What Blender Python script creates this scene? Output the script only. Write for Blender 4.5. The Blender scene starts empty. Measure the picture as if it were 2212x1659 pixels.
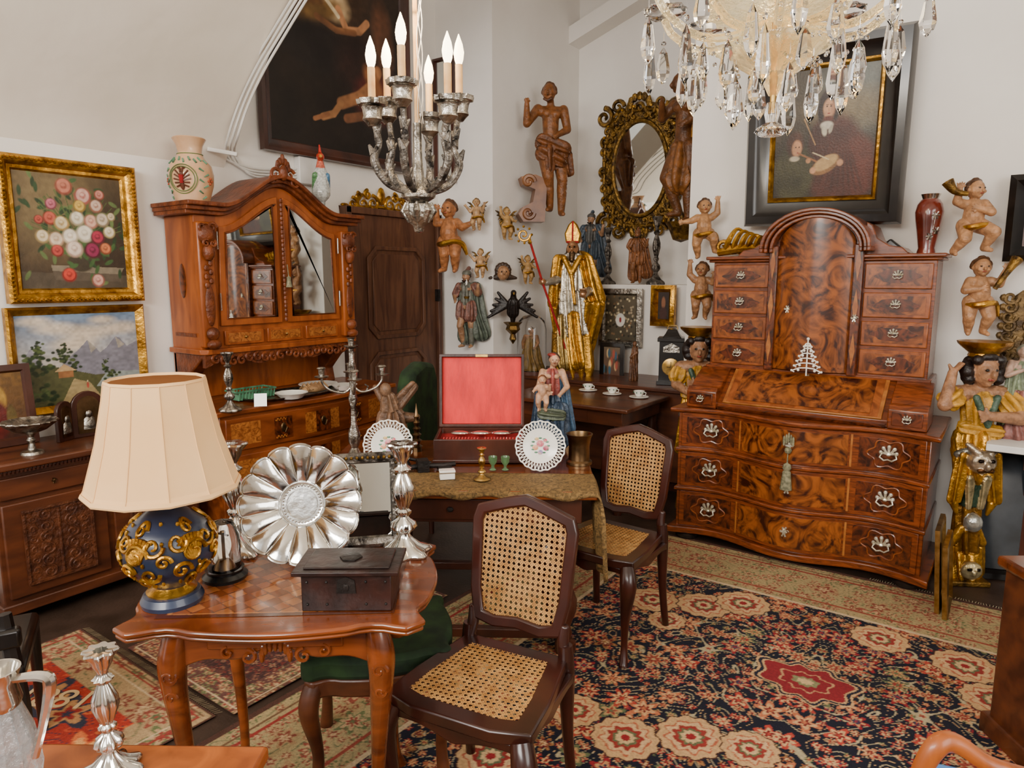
import bpy, bmesh, math, random
import numpy as np
from mathutils import Vector, Matrix
random.seed(4); rng=np.random.default_rng(4)
D=bpy.data; SC=bpy.context.scene; COL=SC.collection
pi=math.pi; sin=math.sin; cos=math.cos; rad=math.radians
# ---------- camera calibration: room axes X along back wall, Y into the room
PSI=rad(35.8); CP,SP=cos(PSI),sin(PSI); PIT=rad(8.72); CT,ST=cos(PIT),sin(PIT); F=1500.; CZ=1.6
def ray(u,v):
    x=(u-1106)/F; q=(829.5-v)/F; y=CT+q*ST; return Vector((CP*x-SP*y,SP*x+CP*y,-ST+q*CT))
def onX(u,v,X): d=ray(u,v); return Vector((0,0,CZ))+d*(X/d.x)
def onY(u,v,Y): d=ray(u,v); return Vector((0,0,CZ))+d*(Y/d.y)
def onZ(u,v,Z): d=ray(u,v); return Vector((0,0,CZ))+d*((Z-CZ)/d.z)
def W(x,y,z): return Vector((CP*x-SP*y,SP*x+CP*y,z))
cam=D.objects.new('camera',D.cameras.new('camera')); COL.objects.link(cam); SC.camera=cam
cam.location=(0,0,CZ); cam.rotation_euler=(pi/2-PIT,0,PSI); cam.data.sensor_width=36; cam.data.lens=36*F/2212; cam.data.clip_start=.02
XZ=Matrix.Rotation(pi/2,4,'X'); YZ=Matrix(((0,0,1,0),(1,0,0,0),(0,1,0,0),(0,0,0,1)))
def TR(x,y,z): return Matrix.Translation((x,y,z))
def RT(a,ax): return Matrix.Rotation(a,4,ax)
# ---------- materials
def lin(h):
    if not isinstance(h,str): return tuple(h)
    r=[int(h[i:i+2],16)/255 for i in (0,2,4)]
    return tuple(c/12.92 if c<=.04045 else ((c+.055)/1.055)**2.4 for c in r)
def mk(name,c1='808080',c2=None,ro=.5,me=0,sc=6,st=(1,1,1),bu=0,bs=60,di=0,coat=0,tr=0,em=0,v=False,ior=1.45,lo=.35,hi=.65):
    m=D.materials.new(name); m.use_nodes=True; n=m.node_tree.nodes; L=m.node_tree.links.new; b=n['Principled BSDF']
    b.inputs['Roughness'].default_value=ro; b.inputs['Metallic'].default_value=me; b.inputs['IOR'].default_value=ior
    b.inputs['Coat Weight'].default_value=coat; b.inputs['Coat Roughness'].default_value=.12; b.inputs['Transmission Weight'].default_value=tr
    tc=n.new('ShaderNodeTexCoord'); mp=n.new('ShaderNodeMapping'); mp.inputs['Scale'].default_value=st; L(tc.outputs['Object'],mp.inputs['Vector'])
    nz=n.new('ShaderNodeTexNoise'); nz.inputs['Scale'].default_value=sc; nz.inputs['Detail'].default_value=5; nz.inputs['Distortion'].default_value=di; L(mp.outputs[0],nz.inputs['Vector'])
    rp=n.new('ShaderNodeValToRGB'); L(nz.outputs['Fac'],rp.inputs['Fac']); e=rp.color_ramp.elements; e[0].position=lo; e[1].position=hi
    if v:
        e[0].color=(.6,.6,.6,1); e[1].color=(1.2,1.2,1.2,1); at=n.new('ShaderNodeAttribute'); at.attribute_name='Col'
        mx=n.new('ShaderNodeMix'); mx.data_type='RGBA'; mx.blend_type='MULTIPLY'; mx.inputs[0].default_value=1 if v is True else v
        L(at.outputs['Color'],mx.inputs[6]); L(rp.outputs['Color'],mx.inputs[7]); L(mx.outputs[2],b.inputs['Base Color'])
    else:
        e[0].color=(*lin(c1),1); e[1].color=(*lin(c2 or c1),1); L(rp.outputs['Color'],b.inputs['Base Color'])
        if em: L(rp.outputs['Color'],b.inputs['Emission Color']); b.inputs['Emission Strength'].default_value=em
    if bu:
        n2=n.new('ShaderNodeTexNoise'); n2.inputs['Scale'].default_value=bs; n2.inputs['Detail'].default_value=3; L(mp.outputs[0],n2.inputs['Vector'])
        bp=n.new('ShaderNodeBump'); bp.inputs['Strength'].default_value=bu; bp.inputs['Distance'].default_value=.01; L(n2.outputs['Fac'],bp.inputs['Height']); L(bp.outputs[0],b.inputs['Normal'])
    return m
plaster=mk('plaster','e6e0d8','f0ebe4',ro=.9,sc=1.5,bu=.25,bs=9)
plasterv=mk('plaster_vault','e6dccc','efe6d8',ro=.9,sc=2,bu=.4,bs=7)
floorm=mk('dark_floor','2c2018','43332a',ro=.45,sc=5,bu=.1)
walnut=mk('walnut_band','4e220c','843f16',ro=.3,sc=5,st=(2,2,12),coat=.3,di=1.5)
burl=mk('walnut_burl','300f05','94501c',ro=.28,sc=6,di=3.5,coat=.35,lo=.36,hi=.64)
burl2=mk('walnut_dark_burl','260d04','6a3012',ro=.28,sc=9,di=4,coat=.35,lo=.35,hi=.65)
edgew=mk('light_inlay','8a4c1e','a86a30',ro=.3,sc=20,coat=.3)
lidw=mk('lid_veneer','6a3210','96501f',ro=.3,sc=9,di=2,coat=.3)
cherry=mk('cherry_wood','78380f','a1541d',ro=.38,sc=4,st=(3,3,.6),coat=.2,di=1)
cherryd=mk('carved_cherry','4c210b','7c3e1b',ro=.42,sc=14,bu=.5,bs=50)
burly=mk('burl_inlay','6c3610','a8662e',ro=.35,sc=30,di=2,coat=.3)
chestw=mk('chest_wood','5a280c','87441a',ro=.33,sc=4,st=(.8,3,3),coat=.25,di=1)
darkw=mk('dark_oak','2a130c','4a2416',ro=.35,sc=5,st=(1,1,.4),coat=.2,bu=.1)
doorw=mk('door_wood','44271a','66422c',ro=.5,sc=5,st=(3,3,.35),di=1.2,bu=.1)
brownw=mk('brown_cabinet_wood','3c1b0b','5e3016',ro=.42,sc=5,st=(.6,3,3),coat=.2)
carvew=mk('carved_panel','3c1c0d','5e3218',ro=.5,sc=20,bu=.9,bs=45)
tablew=mk('table_wood','4a1e09','7e3d15',ro=.2,sc=4,st=(.7,3,3),coat=.5,di=1)
chairw=mk('chair_mahogany','220d08','3a160d',ro=.28,sc=6,coat=.3)
cane=mk('cane','a0703a','c49456',ro=.5,sc=30)
silver=mk('silver','c9c6bf','e8e6e0',ro=.15,me=1,sc=9,bu=.12,bs=25)
silverd=mk('old_silver','5a554e','b9b2a6',ro=.35,me=1,sc=25,bu=.5,bs=60)
silverk=mk('tarnished_silver_wood','24201d','8a8278',ro=.42,me=.8,sc=30,bu=.8,bs=55)
gold=mk('gold_leaf','7c5212','d09c38',ro=.32,me=.85,sc=18,bu=.35,bs=45)
goldd=mk('antique_gold','35240c','8c6828',ro=.42,me=.7,sc=22,bu=.7,bs=50)
brass=mk('brass','8d6b32','c9a765',ro=.3,me=1,sc=20)
paleb=mk('pale_brass_mount','b8b096','ece8d8',ro=.3,me=.7,sc=30)
bronze=mk('bronze','4a3a26','84694a',ro=.35,me=1,sc=12)
blackw=mk('ebonised_wood','0c0a09','1b1614',ro=.3,sc=10,coat=.3)
iron=mk('black_iron','14110f','2b2522',ro=.5,me=.5,sc=20,bu=.3)
mirror=mk('mirror_glass','d8dcda','e8ecea',ro=.02,me=1,sc=1)
glass=mk('crystal','ffffff','ffffff',ro=.02,tr=1,ior=1.5)
frost=mk('warm_lit_crystal','ffe2a8','fff2cc',ro=.08,tr=.95,ior=1.45,em=.12,bu=.3,bs=50)  # warm emission in the glass imitates the glow of the bulbs
bulbm=mk('lit_bulb','ffe3b0','fff0d0',ro=.3,em=9)
wax=mk('candle_sleeve','c98f4e','e6bb7d',ro=.5,sc=12)
white=mk('porcelain','ece8dc','f6f2e8',ro=.2,sc=5,coat=.4)
whitep=mk('white_paint','d5d2cc','e2dfd9',ro=.5)
shade=mk('lampshade_cloth','daac74','e6be86',ro=.8,sc=3,em=.14)
red=mk('red_silk','b80c0e','d81a18',ro=.5,sc=18,st=(1,1,.3),bu=.1,em=.22)  # small emission put into the silk to brighten the red, not a light source
redv=mk('red_velvet','7c0f12','a31a1a',ro=.9,sc=20)
green=mk('green_velvet','0a1c0c','203a18',ro=.85,sc=12)
runner=mk('gold_brocade','4c3a1c','86683a',ro=.75,sc=40,di=2,bu=.4,bs=120)
boxw=mk('old_chest_wood','160a08','30160f',ro=.42,sc=12,bu=.4,bs=25)
navy=mk('navy_enamel','141c2e','26324a',ro=.35,sc=8,coat=.3)
tasselm=mk('tassel_thread','5c5a44','8f8a6c',ro=.8,sc=60)
greenp=mk('green_ceramic','2f5b41','5e9272',ro=.25,sc=20,coat=.4)
blackm=mk('black_rim','0b0b0c','151515',ro=.25)
vc=mk('painted_canvas',v=.35,ro=.42,sc=9,bu=.12,bs=90)
vcar=mk('polychrome_wood',v=True,ro=.42,sc=26,bu=.5,bs=60)
vgold=mk('gilt_polychrome',v=True,ro=.3,me=.75,sc=22,bu=.4,bs=50)
vrug=mk('rug_wool',v=.5,ro=1,sc=90,bu=.3,bs=250)
# ---------- mesh builder
class MB:
    def __init__(s): s.v=[];s.f=[];s.m=[];s.k=0
    def add(s,vs,fs,M=None):
        o=len(s.v)
        s.v+=[tuple(M@Vector(p)) for p in vs] if M is not None else [tuple(p) for p in vs]
        s.f+=[tuple(i+o for i in f) for f in fs]; s.m+=[s.k]*len(fs); return s
    def B(s,x0,x1,y0,y1,z0,z1,M=None):
        return s.add([(x,y,z) for x in(x0,x1) for y in(y0,y1) for z in(z0,z1)],[(0,1,3,2),(4,6,7,5),(0,4,5,1),(2,3,7,6),(0,2,6,4),(1,5,7,3)],M)
    def lathe(s,pr,n=24,M=None,rf=None):
        vs=[];fs=[];m=len(pr)
        for r,z in pr:
            for i in range(n):
                a=2*pi*i/n; q=r*(rf(a,z) if rf else 1); vs.append((q*cos(a),q*sin(a),z))
        for j in range(m-1):
            for i in range(n): k=(i+1)%n; fs.append((j*n+i,j*n+k,(j+1)*n+k,(j+1)*n+i))
        if pr[0][0]>1e-5: fs.append(tuple(range(n))[::-1])
        if pr[-1][0]>1e-5: fs.append(tuple((m-1)*n+i for i in range(n)))
        return s.add(vs,fs,M)
    def sph(s,c,r,n=10,M=None):
        if not hasattr(r,'__len__'): r=(r,r,r)
        T=TR(*c)@Matrix.Diagonal((*r,1)); k=max(4,n//2)
        return s.lathe([(max(1e-6,sin(pi*j/k)),-cos(pi*j/k)) for j in range(k+1)],n,(M@T) if M is not None else T)
    def tube(s,P,r,n=8,M=None,closed=False,fl=1):
        P=[Vector(p) for p in P]; N=len(P); r=list(r) if hasattr(r,'__len__') else [r]*N
        vs=[];fs=[];nr=None
        for i in range(N):
            a=P[(i-1)%N] if (closed or i) else P[0]; b=P[(i+1)%N] if (closed or i<N-1) else P[-1]
            t=(b-a); t=t.normalized() if t.length>1e-9 else Vector((0,0,1))
            if nr is None: nr=t.orthogonal() if abs(t.y)>.9 else t.cross(Vector((0,1,0)))
            nr=(nr-t*nr.dot(t)); nr=nr.normalized() if nr.length>1e-9 else t.orthogonal().normalized()
            bn=t.cross(nr)
            for k in range(n): q=2*pi*k/n; vs.append(P[i]+(nr*cos(q)+bn*sin(q)*fl)*r[i])
        for i in range(N if closed else N-1):
            j=(i+1)%N
            for k in range(n): l=(k+1)%n; fs.append((i*n+k,i*n+l,j*n+l,j*n+k))
        if not closed: fs+=[tuple(range(n))[::-1],tuple((N-1)*n+k for k in range(n))]
        return s.add(vs,fs,M)
    def tc(s,p4,k=6,n=8,M=None,closed=False,fl=1):
        P,R=crv(p4,k,closed); return s.tube(P,R,n,M,closed,fl)
    def prism(s,poly,a,b,M=None):
        n=len(poly); return s.add([(x,y,a) for x,y in poly]+[(x,y,b) for x,y in poly],[tuple(range(n))[::-1],tuple(range(n,2*n))]+[(i,(i+1)%n,n+(i+1)%n,n+i) for i in range(n)],M)
    def ring(s,A,Bp,a,b,M=None):
        n=len(A); vs=[(x,y,a) for x,y in A]+[(x,y,b) for x,y in A]+[(x,y,a) for x,y in Bp]+[(x,y,b) for x,y in Bp]; fs=[]
        for i in range(n):
            j=(i+1)%n; fs+=[(i,j,n+j,n+i),(2*n+i,3*n+i,3*n+j,2*n+j),(n+i,n+j,3*n+j,3*n+i),(i,2*n+i,2*n+j,j)]
        return s.add(vs,fs,M)
    def frame(s,w,h,pr,M=None):
        vs=[];fs=[]
        for d,y in pr:
            a,b=w/2-d,h/2-d; vs+=[(-a,-y,-b),(a,-y,-b),(a,-y,b),(-a,-y,b)]
        for j in range(len(pr)-1):
            for i in range(4): k=(i+1)%4; fs.append((j*4+i,j*4+k,j*4+4+k,j*4+4+i))
        return s.add(vs,fs,M)
    def grid(s,fn,nu,nv,M=None):
        return s.add([fn(i/nu,j/nv) for i in range(nu+1) for j in range(nv+1)],[(i*(nv+1)+j,(i+1)*(nv+1)+j,(i+1)*(nv+1)+j+1,i*(nv+1)+j+1) for i in range(nu) for j in range(nv)],M)
    def scroll(s,x,z,R,turns=1.3,th=.01,d=1,a0=0,y=0,M=None,n=6):
        P=[];r=[]
        for i in range(22):
            t=i/21; q=R*(1-.85*t); a=a0+d*turns*2*pi*t; P.append((x+q*cos(a),y-.3*th*t,z+q*sin(a))); r.append(th*(1-.45*t))
        return s.tube(P,r,n,M)
    def ob(s,name,mats,par=None,loc=(0,0,0),rot=(0,0,0),bev=0,sub=0,ang=38,label=None,cat=None,kind=None,group=None,recalc=True):
        me=D.meshes.new(name); me.from_pydata(s.v,[],s.f)
        for m in (mats if isinstance(mats,(list,tuple)) else [mats]): me.materials.append(m)
        me.polygons.foreach_set('material_index',s.m)
        if recalc:
            b=bmesh.new(); b.from_mesh(me); bmesh.ops.remove_doubles(b,verts=b.verts,dist=1e-6); bmesh.ops.recalc_face_normals(b,faces=b.faces); b.to_mesh(me); b.free()
        me.polygons.foreach_set('use_smooth',[True]*len(me.polygons)); me.set_sharp_from_angle(angle=rad(ang))
        return link(name,me,par,loc,rot,bev,sub,label,cat,kind,group)
def link(name,me,par=None,loc=(0,0,0),rot=(0,0,0),bev=0,sub=0,label=None,cat=None,kind=None,group=None):
    o=D.objects.new(name,me); COL.objects.link(o); o.parent=par; o.location=loc; o.rotation_euler=rot
    if bev: q=o.modifiers.new('b','BEVEL'); q.width=bev; q.segments=2; q.limit_method='ANGLE'; q.angle_limit=rad(40)
    if sub: q=o.modifiers.new('s','SUBSURF'); q.levels=sub; q.render_levels=sub
    for k,v in (('label',label),('category',cat),('kind',kind),('group',group)):
        if v: o[k]=v
    return o
def T(name,label,cat,loc=(0,0,0),rz=0,group=None,rx=0):
    o=link(name,None,None,loc,(rx,0,rz),label=label,cat=cat,group=group); o.empty_display_size=.05; return o
def crv(p4,k=6,closed=False):
    N=len(p4); A=[np.array(p,float) for p in p4]; P=[];R=[]
    for i in range(N if closed else N-1):
        if closed: a,b,c,d=A[i-1],A[i],A[(i+1)%N],A[(i+2)%N]
        else: a,b,c,d=A[max(i-1,0)],A[i],A[i+1],A[min(i+2,N-1)]
        for j in range(k):
            t=j/k; q=.5*(2*b+(c-a)*t+(2*a-5*b+4*c-d)*t*t+(3*b-a-3*c+d)*t**3); P.append(q[:3]); R.append(max(q[3],1e-4))
    if not closed: P.append(A[-1][:3]); R.append(A[-1][3])
    return P,R
def inset(P,d):
    out=[];n=len(P)
    for i in range(n):
        p=Vector(P[i]);a=(p-Vector(P[i-1])).normalized();b=(Vector(P[(i+1)%n])-p).normalized()
        n1=Vector((-a.y,a.x));n2=Vector((-b.y,b.x)); q=p+(n1+n2)*(d/max(.3,1+n1.dot(n2))); out.append((q.x,q.y))
    return out
def copy_tree(o,loc,rz,label=None,group=None):
    def cp(a,par):
        b=a.copy(); COL.objects.link(b); b.parent=par
        for c in a.children: cp(c,b)
        return b
    b=cp(o,None); b.location=loc; b.rotation_euler=(0,0,rz)
    if label: b['label']=label
    return b
# ---------- vertex-painted canvases
class Cv:
    def __init__(s,w,h,bg,bg2=None):
        s.w,s.h=w,h; s.x,s.y=np.meshgrid(np.linspace(0,1,w),np.linspace(0,1,h)); t=s.y[...,None]
        s.c=np.array(lin(bg2 or bg))*(1-t)+np.array(lin(bg))*t
    def put(s,m,c): m=np.clip(m,0,1)[...,None]; s.c=s.c*(1-m)+np.array(lin(c))*m; return s
    def ell(s,cx,cy,rx,ry,c,soft=.2,rot=0,a=1):
        dx,dy=s.x-cx,s.y-cy; X=dx*cos(rot)+dy*sin(rot); Y=-dx*sin(rot)+dy*cos(rot)
        return s.put(a*np.clip((1-np.sqrt((X/rx)**2+(Y/ry)**2))/soft+.5,0,1),c)
    def poly(s,P,c,a=1):
        m=np.zeros_like(s.x,bool); n=len(P)
        for i in range(n):
            (x1,y1),(x2,y2)=P[i-1],P[i]
            if y1!=y2: m^=((y1>s.y)!=(y2>s.y))&(s.x<(x2-x1)*(s.y-y1)/(y2-y1)+x1)
        return s.put(m*a,c)
    def line(s,P,w,c):
        for (x1,y1),(x2,y2) in zip(P,P[1:]):
            dx,dy=x2-x1,y2-y1; t=np.clip(((s.x-x1)*dx+(s.y-y1)*dy)/(dx*dx+dy*dy+1e-9),0,1)
            d=np.hypot(s.x-x1-t*dx,s.y-y1-t*dy); s.put(np.clip((w-d)/(w*.3)+.5,0,1),c)
        return s
    def noise(s,k,a):
        g=rng.random((k+2,k+2)); X=s.x*k;Y=s.y*k; i=X.astype(int);j=Y.astype(int);fx=X-i;fy=Y-j; fx=fx*fx*(3-2*fx);fy=fy*fy*(3-2*fy)
        v=(g[j,i]*(1-fx)+g[j,i+1]*fx)*(1-fy)+(g[j+1,i]*(1-fx)+g[j+1,i+1]*fx)*fy; s.c=s.c*(1+a*(v-.5)[...,None]*2); return s
    def mesh(s,name,W_,H_,mat,par=None,loc=(0,0,0),rot=(0,0,0),flat=False,**k):
        me=D.meshes.new(name); X=(s.x-.5)*W_; Y=(s.y-.5)*H_; Z=np.zeros_like(X)
        co=np.stack([X,Y,Z] if flat else [X,Z,Y],-1).reshape(-1,3); w,h=s.w,s.h
        i=np.arange((h-1)*w).reshape(h-1,w)[:,:-1].ravel(); f=np.stack([i,i+1,i+w+1,i+w],-1)
        me.vertices.add(len(co)); me.vertices.foreach_set('co',co.ravel().astype('f'))
        me.loops.add(f.size); me.loops.foreach_set('vertex_index',f.ravel().astype('i')); me.polygons.add(len(f)); me.polygons.foreach_set('loop_start',(np.arange(len(f))*4).astype('i'))
        me.update(calc_edges=True); me.materials.append(mat); setcol(me,s.c.reshape(-1,3)); return link(name,me,par,loc,rot,**k)
def setcol(me,c):
    a=me.color_attributes.new('Col','FLOAT_COLOR','POINT'); a.data.foreach_set('color',np.concatenate([np.clip(c,0,1),np.ones((len(c),1))],1).ravel().astype('f'))
# ---------- sculpted figures (one continuous voxel-merged surface, coloured per region)
def sculpt(name,prims,vox,mat,par=None,loc=(0,0,0),rz=0,S=1,label=None,cat=None,group=None):
    mb=MB()
    for p in prims:
        if p[0]=='e': mb.sph(tuple(c*S for c in p[1]),tuple(c*S for c in p[2]),14)
        else:
            a,b=Vector(p[1])*S,Vector(p[3])*S; r0,r1=p[2]*S,p[4]*S; d=(b-a); d=d.normalized() if d.length>1e-6 else Vector((0,0,1))
            if (b-a).length<1e-6: b=a+d*1e-4
            P=[a+d*r0*sin(t) for t in(-1.5,-1,-.5,0)]+[b+d*r1*sin(t) for t in(0,.5,1,1.5)]
            mb.tube(P,[r0*cos(t) for t in(-1.5,-1,-.5,0)]+[r1*cos(t) for t in(0,.5,1,1.5)],12)
    me=D.meshes.new('t'); me.from_pydata(mb.v,[],mb.f); o=D.objects.new('t',me); COL.objects.link(o)
    q=o.modifiers.new('r','REMESH'); q.mode='VOXEL'; q.voxel_size=vox; q=o.modifiers.new('s','SMOOTH'); q.iterations=2; q.factor=.5
    nm=D.meshes.new_from_object(o.evaluated_get(bpy.context.evaluated_depsgraph_get())); D.objects.remove(o); nm.name=name
    n=len(nm.vertices); co=np.zeros(n*3,'f'); nm.vertices.foreach_get('co',co); co=co.reshape(-1,3).astype(float); best=np.full(n,1e9); ci=np.zeros(n,int)
    for k,p in enumerate(prims):
        if p[0]=='e': r=np.array(p[2])*S; dd=(np.linalg.norm((co-np.array(p[1])*S)/r,axis=1)-1)*r.min()
        else:
            a,b=np.array(p[1])*S,np.array(p[3])*S; ab=b-a; t=np.clip(((co-a)@ab)/(ab@ab+1e-12),0,1); dd=np.linalg.norm(co-a-t[:,None]*ab,axis=1)-(p[2]+(p[4]-p[2])*t)*S
        m=dd<best; best[m]=dd[m]; ci[m]=k
    cols=np.array([lin(p[3] if p[0]=='e' else p[5]) for p in prims])[ci]
    for k,p in enumerate(prims):
        if p[0]=='c' and len(p)>6:
            m=ci==k; nf,am=p[6]; a,b=np.array(p[1]),np.array(p[3]); d=(b-a)/(np.linalg.norm(b-a)+1e-9); e1=np.cross(d,[0,1,.01]); e1/=np.linalg.norm(e1)+1e-9; e2=np.cross(d,e1)
            r=co[m]-a*S; A=np.arctan2(r@e2,r@e1); h=(r@d)/S; ph=np.sin(nf*A+7*h+1.3*np.sin(9*h+2*A)+k); R=(r-np.outer(r@d,d)); R/=np.linalg.norm(R,axis=1)[:,None]+1e-9
            co[m]+=R*(am*S*ph)[:,None]; cols[m]*=(1+.22*ph)[:,None]
    nm.vertices.foreach_set('co',co.ravel().astype('f')); setcol(nm,cols); nm.materials.clear(); nm.materials.append(mat)
    nm.polygons.foreach_set('use_smooth',[True]*len(nm.polygons)); nm.update()
    return link(name,nm,par,loc,(0,0,rz),label=label,cat=cat,group=group)
AD=dict(hd=(0,-.012,.925),nk=(0,0,.85),ck=(0,0,.745),be=(0,-.005,.63),pv=(0,0,.54),sl=(-.1,0,.805),el=(-.14,0,.65),wl=(-.12,-.07,.54),sr=(.1,0,.805),er=(.14,0,.65),wr=(.12,-.07,.54),hl=(-.05,0,.51),kl=(-.06,-.015,.28),al=(-.06,0,.05),hr=(.05,0,.51),kr=(.06,-.015,.28),ar=(.06,0,.05))
CH=dict(hd=(0,-.02,.86),nk=(0,0,.76),ck=(0,0,.67),be=(0,-.03,.56),pv=(0,0,.46),sl=(-.11,0,.69),el=(-.19,-.03,.6),wl=(-.22,-.1,.58),sr=(.11,0,.69),er=(.19,-.03,.6),wr=(.22,-.1,.58),hl=(-.08,0,.43),kl=(-.11,-.09,.26),al=(-.08,0,.08),hr=(.08,0,.43),kr=(.11,-.09,.26),ar=(.08,0,.08))
def human(J={},ch=False,skin='c08a62',hair='3a2416',fa=0,beard=None,legs=True,curls=18,eye='1a0f0a',lip='9c4a3a'):
    j=dict(CH if ch else AD); j.update(J); V={k:Vector(v) for k,v in j.items()}
    hr=(.1,.11,.118) if ch else (.05,.058,.068); ra=(.062,.054,.036) if ch else (.038,.031,.02); rl=(.1,.074,.044) if ch else (.062,.045,.028)
    tr=(.1,.12,.12) if ch else (.066,.06,.07); P=[]; c=lambda a,r,b,q,*k:P.append(('c',tuple(a),r,tuple(b),q,skin,*k))
    c(V['ck'],tr[0],V['be'],tr[1]); c(V['be'],tr[1],V['pv'],tr[2]); c(V['sl']*.75+V['ck']*.25,tr[0]*.62,V['sr']*.75+V['ck']*.25,tr[0]*.62); c(V['ck'],tr[0]*.6,V['nk'],hr[0]*.55); c(V['nk'],hr[0]*.55,V['hd'],hr[0]*.55)
    if not ch:
        for s in(-1,1): P.append(('e',tuple(V['ck']+Vector((s*.035,-.045,.02))),(.036,.026,.03),skin))
    for s in 'lr':
        a,b,w=V['s'+s],V['e'+s],V['w'+s]; c(a,ra[0],b,ra[1]); c(b,ra[1],w,ra[2])
        d=(w-b).normalized(); pr=d.cross(Vector((0,1,0))); pr=pr.normalized() if pr.length>.1 else Vector((1,0,0)); hs=hr[0]*.62; pc=w+d*hs*.5; c(w,ra[2]*.8,pc,hs*.42)
        for q in range(4): f0=pc+pr*hs*(.42*(q-1.5)/1.5); c(f0,hs*.17,f0+(d+pr*.18*(q-1.5)+Vector((0,-.25*q%.5,0))).normalized()*hs*(1.05-.12*abs(q-1.3)),hs*.14)
        c(pc-d*hs*.2,hs*.2,pc+pr*(hs*.85*(-1 if s=='l' else 1))+d*hs*.2,hs*.15)
        if legs: h,k,a=V['h'+s],V['k'+s],V['a'+s]; c(h,rl[0],k,rl[1]); c(k,rl[1]*.95,k*.6+a*.4+Vector((0,.008,0)),rl[1]*.9); c(k*.6+a*.4,rl[1]*.9,a,rl[2]); f=Vector((sin(fa)*.6+(.25 if s=='r' else -.25),-.9,-.35)).normalized(); c(a-Vector((0,0,.012)),rl[2]*.95,a+f*rl[2]*2.6,rl[2]*.6)
    h=V['hd']; f=Vector((sin(fa),-cos(fa),0)); sd=Vector((cos(fa),sin(fa),0)); x,y,z=hr; up=Vector((0,0,1))
    P.append(('e',tuple(h),hr,skin)); P.append(('c',tuple(h+f*y*.3-up*z*.45),x*.6,tuple(h+f*y*.5-up*z*.62),x*.35,skin))
    P.append(('c',tuple(h+f*y*.92+up*z*.15),x*.1,tuple(h+f*y*1.12-up*z*.18),x*.17,skin))
    for s in(-1,1):
        P.append(('e',tuple(h+f*y*.9+sd*s*x*.36+up*z*.13),(x*.15,x*.12,x*.09),eye)); P.append(('e',tuple(h+sd*s*x*.98-up*z*.05),(x*.14,x*.2,x*.26),skin)); P.append(('e',tuple(h+f*y*.72+sd*s*x*.45-up*z*.22),(x*.3,x*.25,x*.25),skin))
    P.append(('e',tuple(h+f*y*.98-up*z*.42),(x*.24,x*.12,x*.08),lip))
    for q in range(curls):
        a=q*2.4; e=-.1+1.1*(q%6)/6; dr=(-f*(.45+.35*cos(a))+sd*sin(a)*.9+up*(e+.15)).normalized(); P.append(('e',tuple(h+Vector((dr.x*x,dr.y*y,dr.z*z))*.97),(x*.38,)*3,hair))
    P.append(('e',tuple(h-f*y*.25+up*z*.3),(x*1.0,y*.92,z*.88),hair))
    if beard:
        for q in range(5): P.append(('e',tuple(h+f*y*(.75)+sd*x*.28*(q-2)-up*z*(.78+.1*(2-abs(q-2)))),(x*.24,)*3,beard))
    return P
def pr(a,r,b,q,col,*k): return ('c',a,r,b,q,col,*k)
# ================= ROOM =================
def room(name,x0,x1,y0,y1,z0,z1,m): return MB().B(x0,x1,y0,y1,z0,z1).ob(name,m,kind='structure')
room('floor',-4.4,2.9,-2.9,6.2,-.1,0,floorm)
room('wall_left',-4.3,-4.1,-2.8,4.6,0,4.6,plaster)
room('wall_back_pier',-4.3,-3.51,4.6,6.1,0,4.6,plaster)
room('wall_niche',-3.51,-1.84,5.94,6.1,0,4.6,plaster)
room('wall_niche_ledge',-3.51,-1.84,5.4,5.94,0,1.54,plaster)
room('wall_back',-1.84,2.9,4.6,6.1,0,4.6,plaster)
room('wall_right',2.7,2.9,-2.8,4.6,0,4.6,plaster)
room('wall_front',-1.95,2.9,-2.9,-2.8,0,2.3,plaster)
room('wall_front_pier',-4.3,-2.6,-2.9,-2.8,0,2.3,plaster)
room('ceiling',-4.3,2.9,2.55,6.1,4.4,4.6,plaster)
MB().prism([(-3.51,3.85),(-1.84,4.4),(-1.84,4.25),(-3.51,3.7)],-5.94,-5.75,XZ).ob('trim_1',plaster,kind='structure')
VP,_=crv([(-4.1,0,2.28,1),(-3.98,0,2.45,1),(-3.72,0,2.72,1),(-3.3,0,3.1,1),(-2.7,0,3.45,1),(-1.8,0,3.75,1),(-.5,0,3.95,1),(1.2,0,3.95,1),(2.75,0,3.7,1)],5)
mb=MB(); mb.grid(lambda a,b:(VP[int(round(a*(len(VP)-1)))][0],-2.8+5.4*b,VP[int(round(a*(len(VP)-1)))][2]),len(VP)-1,12)
mb.grid(lambda a,b:(VP[int(round(a*(len(VP)-1)))][0],2.6,VP[int(round(a*(len(VP)-1)))][2]+b*.5),len(VP)-1,1)
mb.ob('ceiling_vault',plasterv,kind='structure',ang=60)
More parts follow.
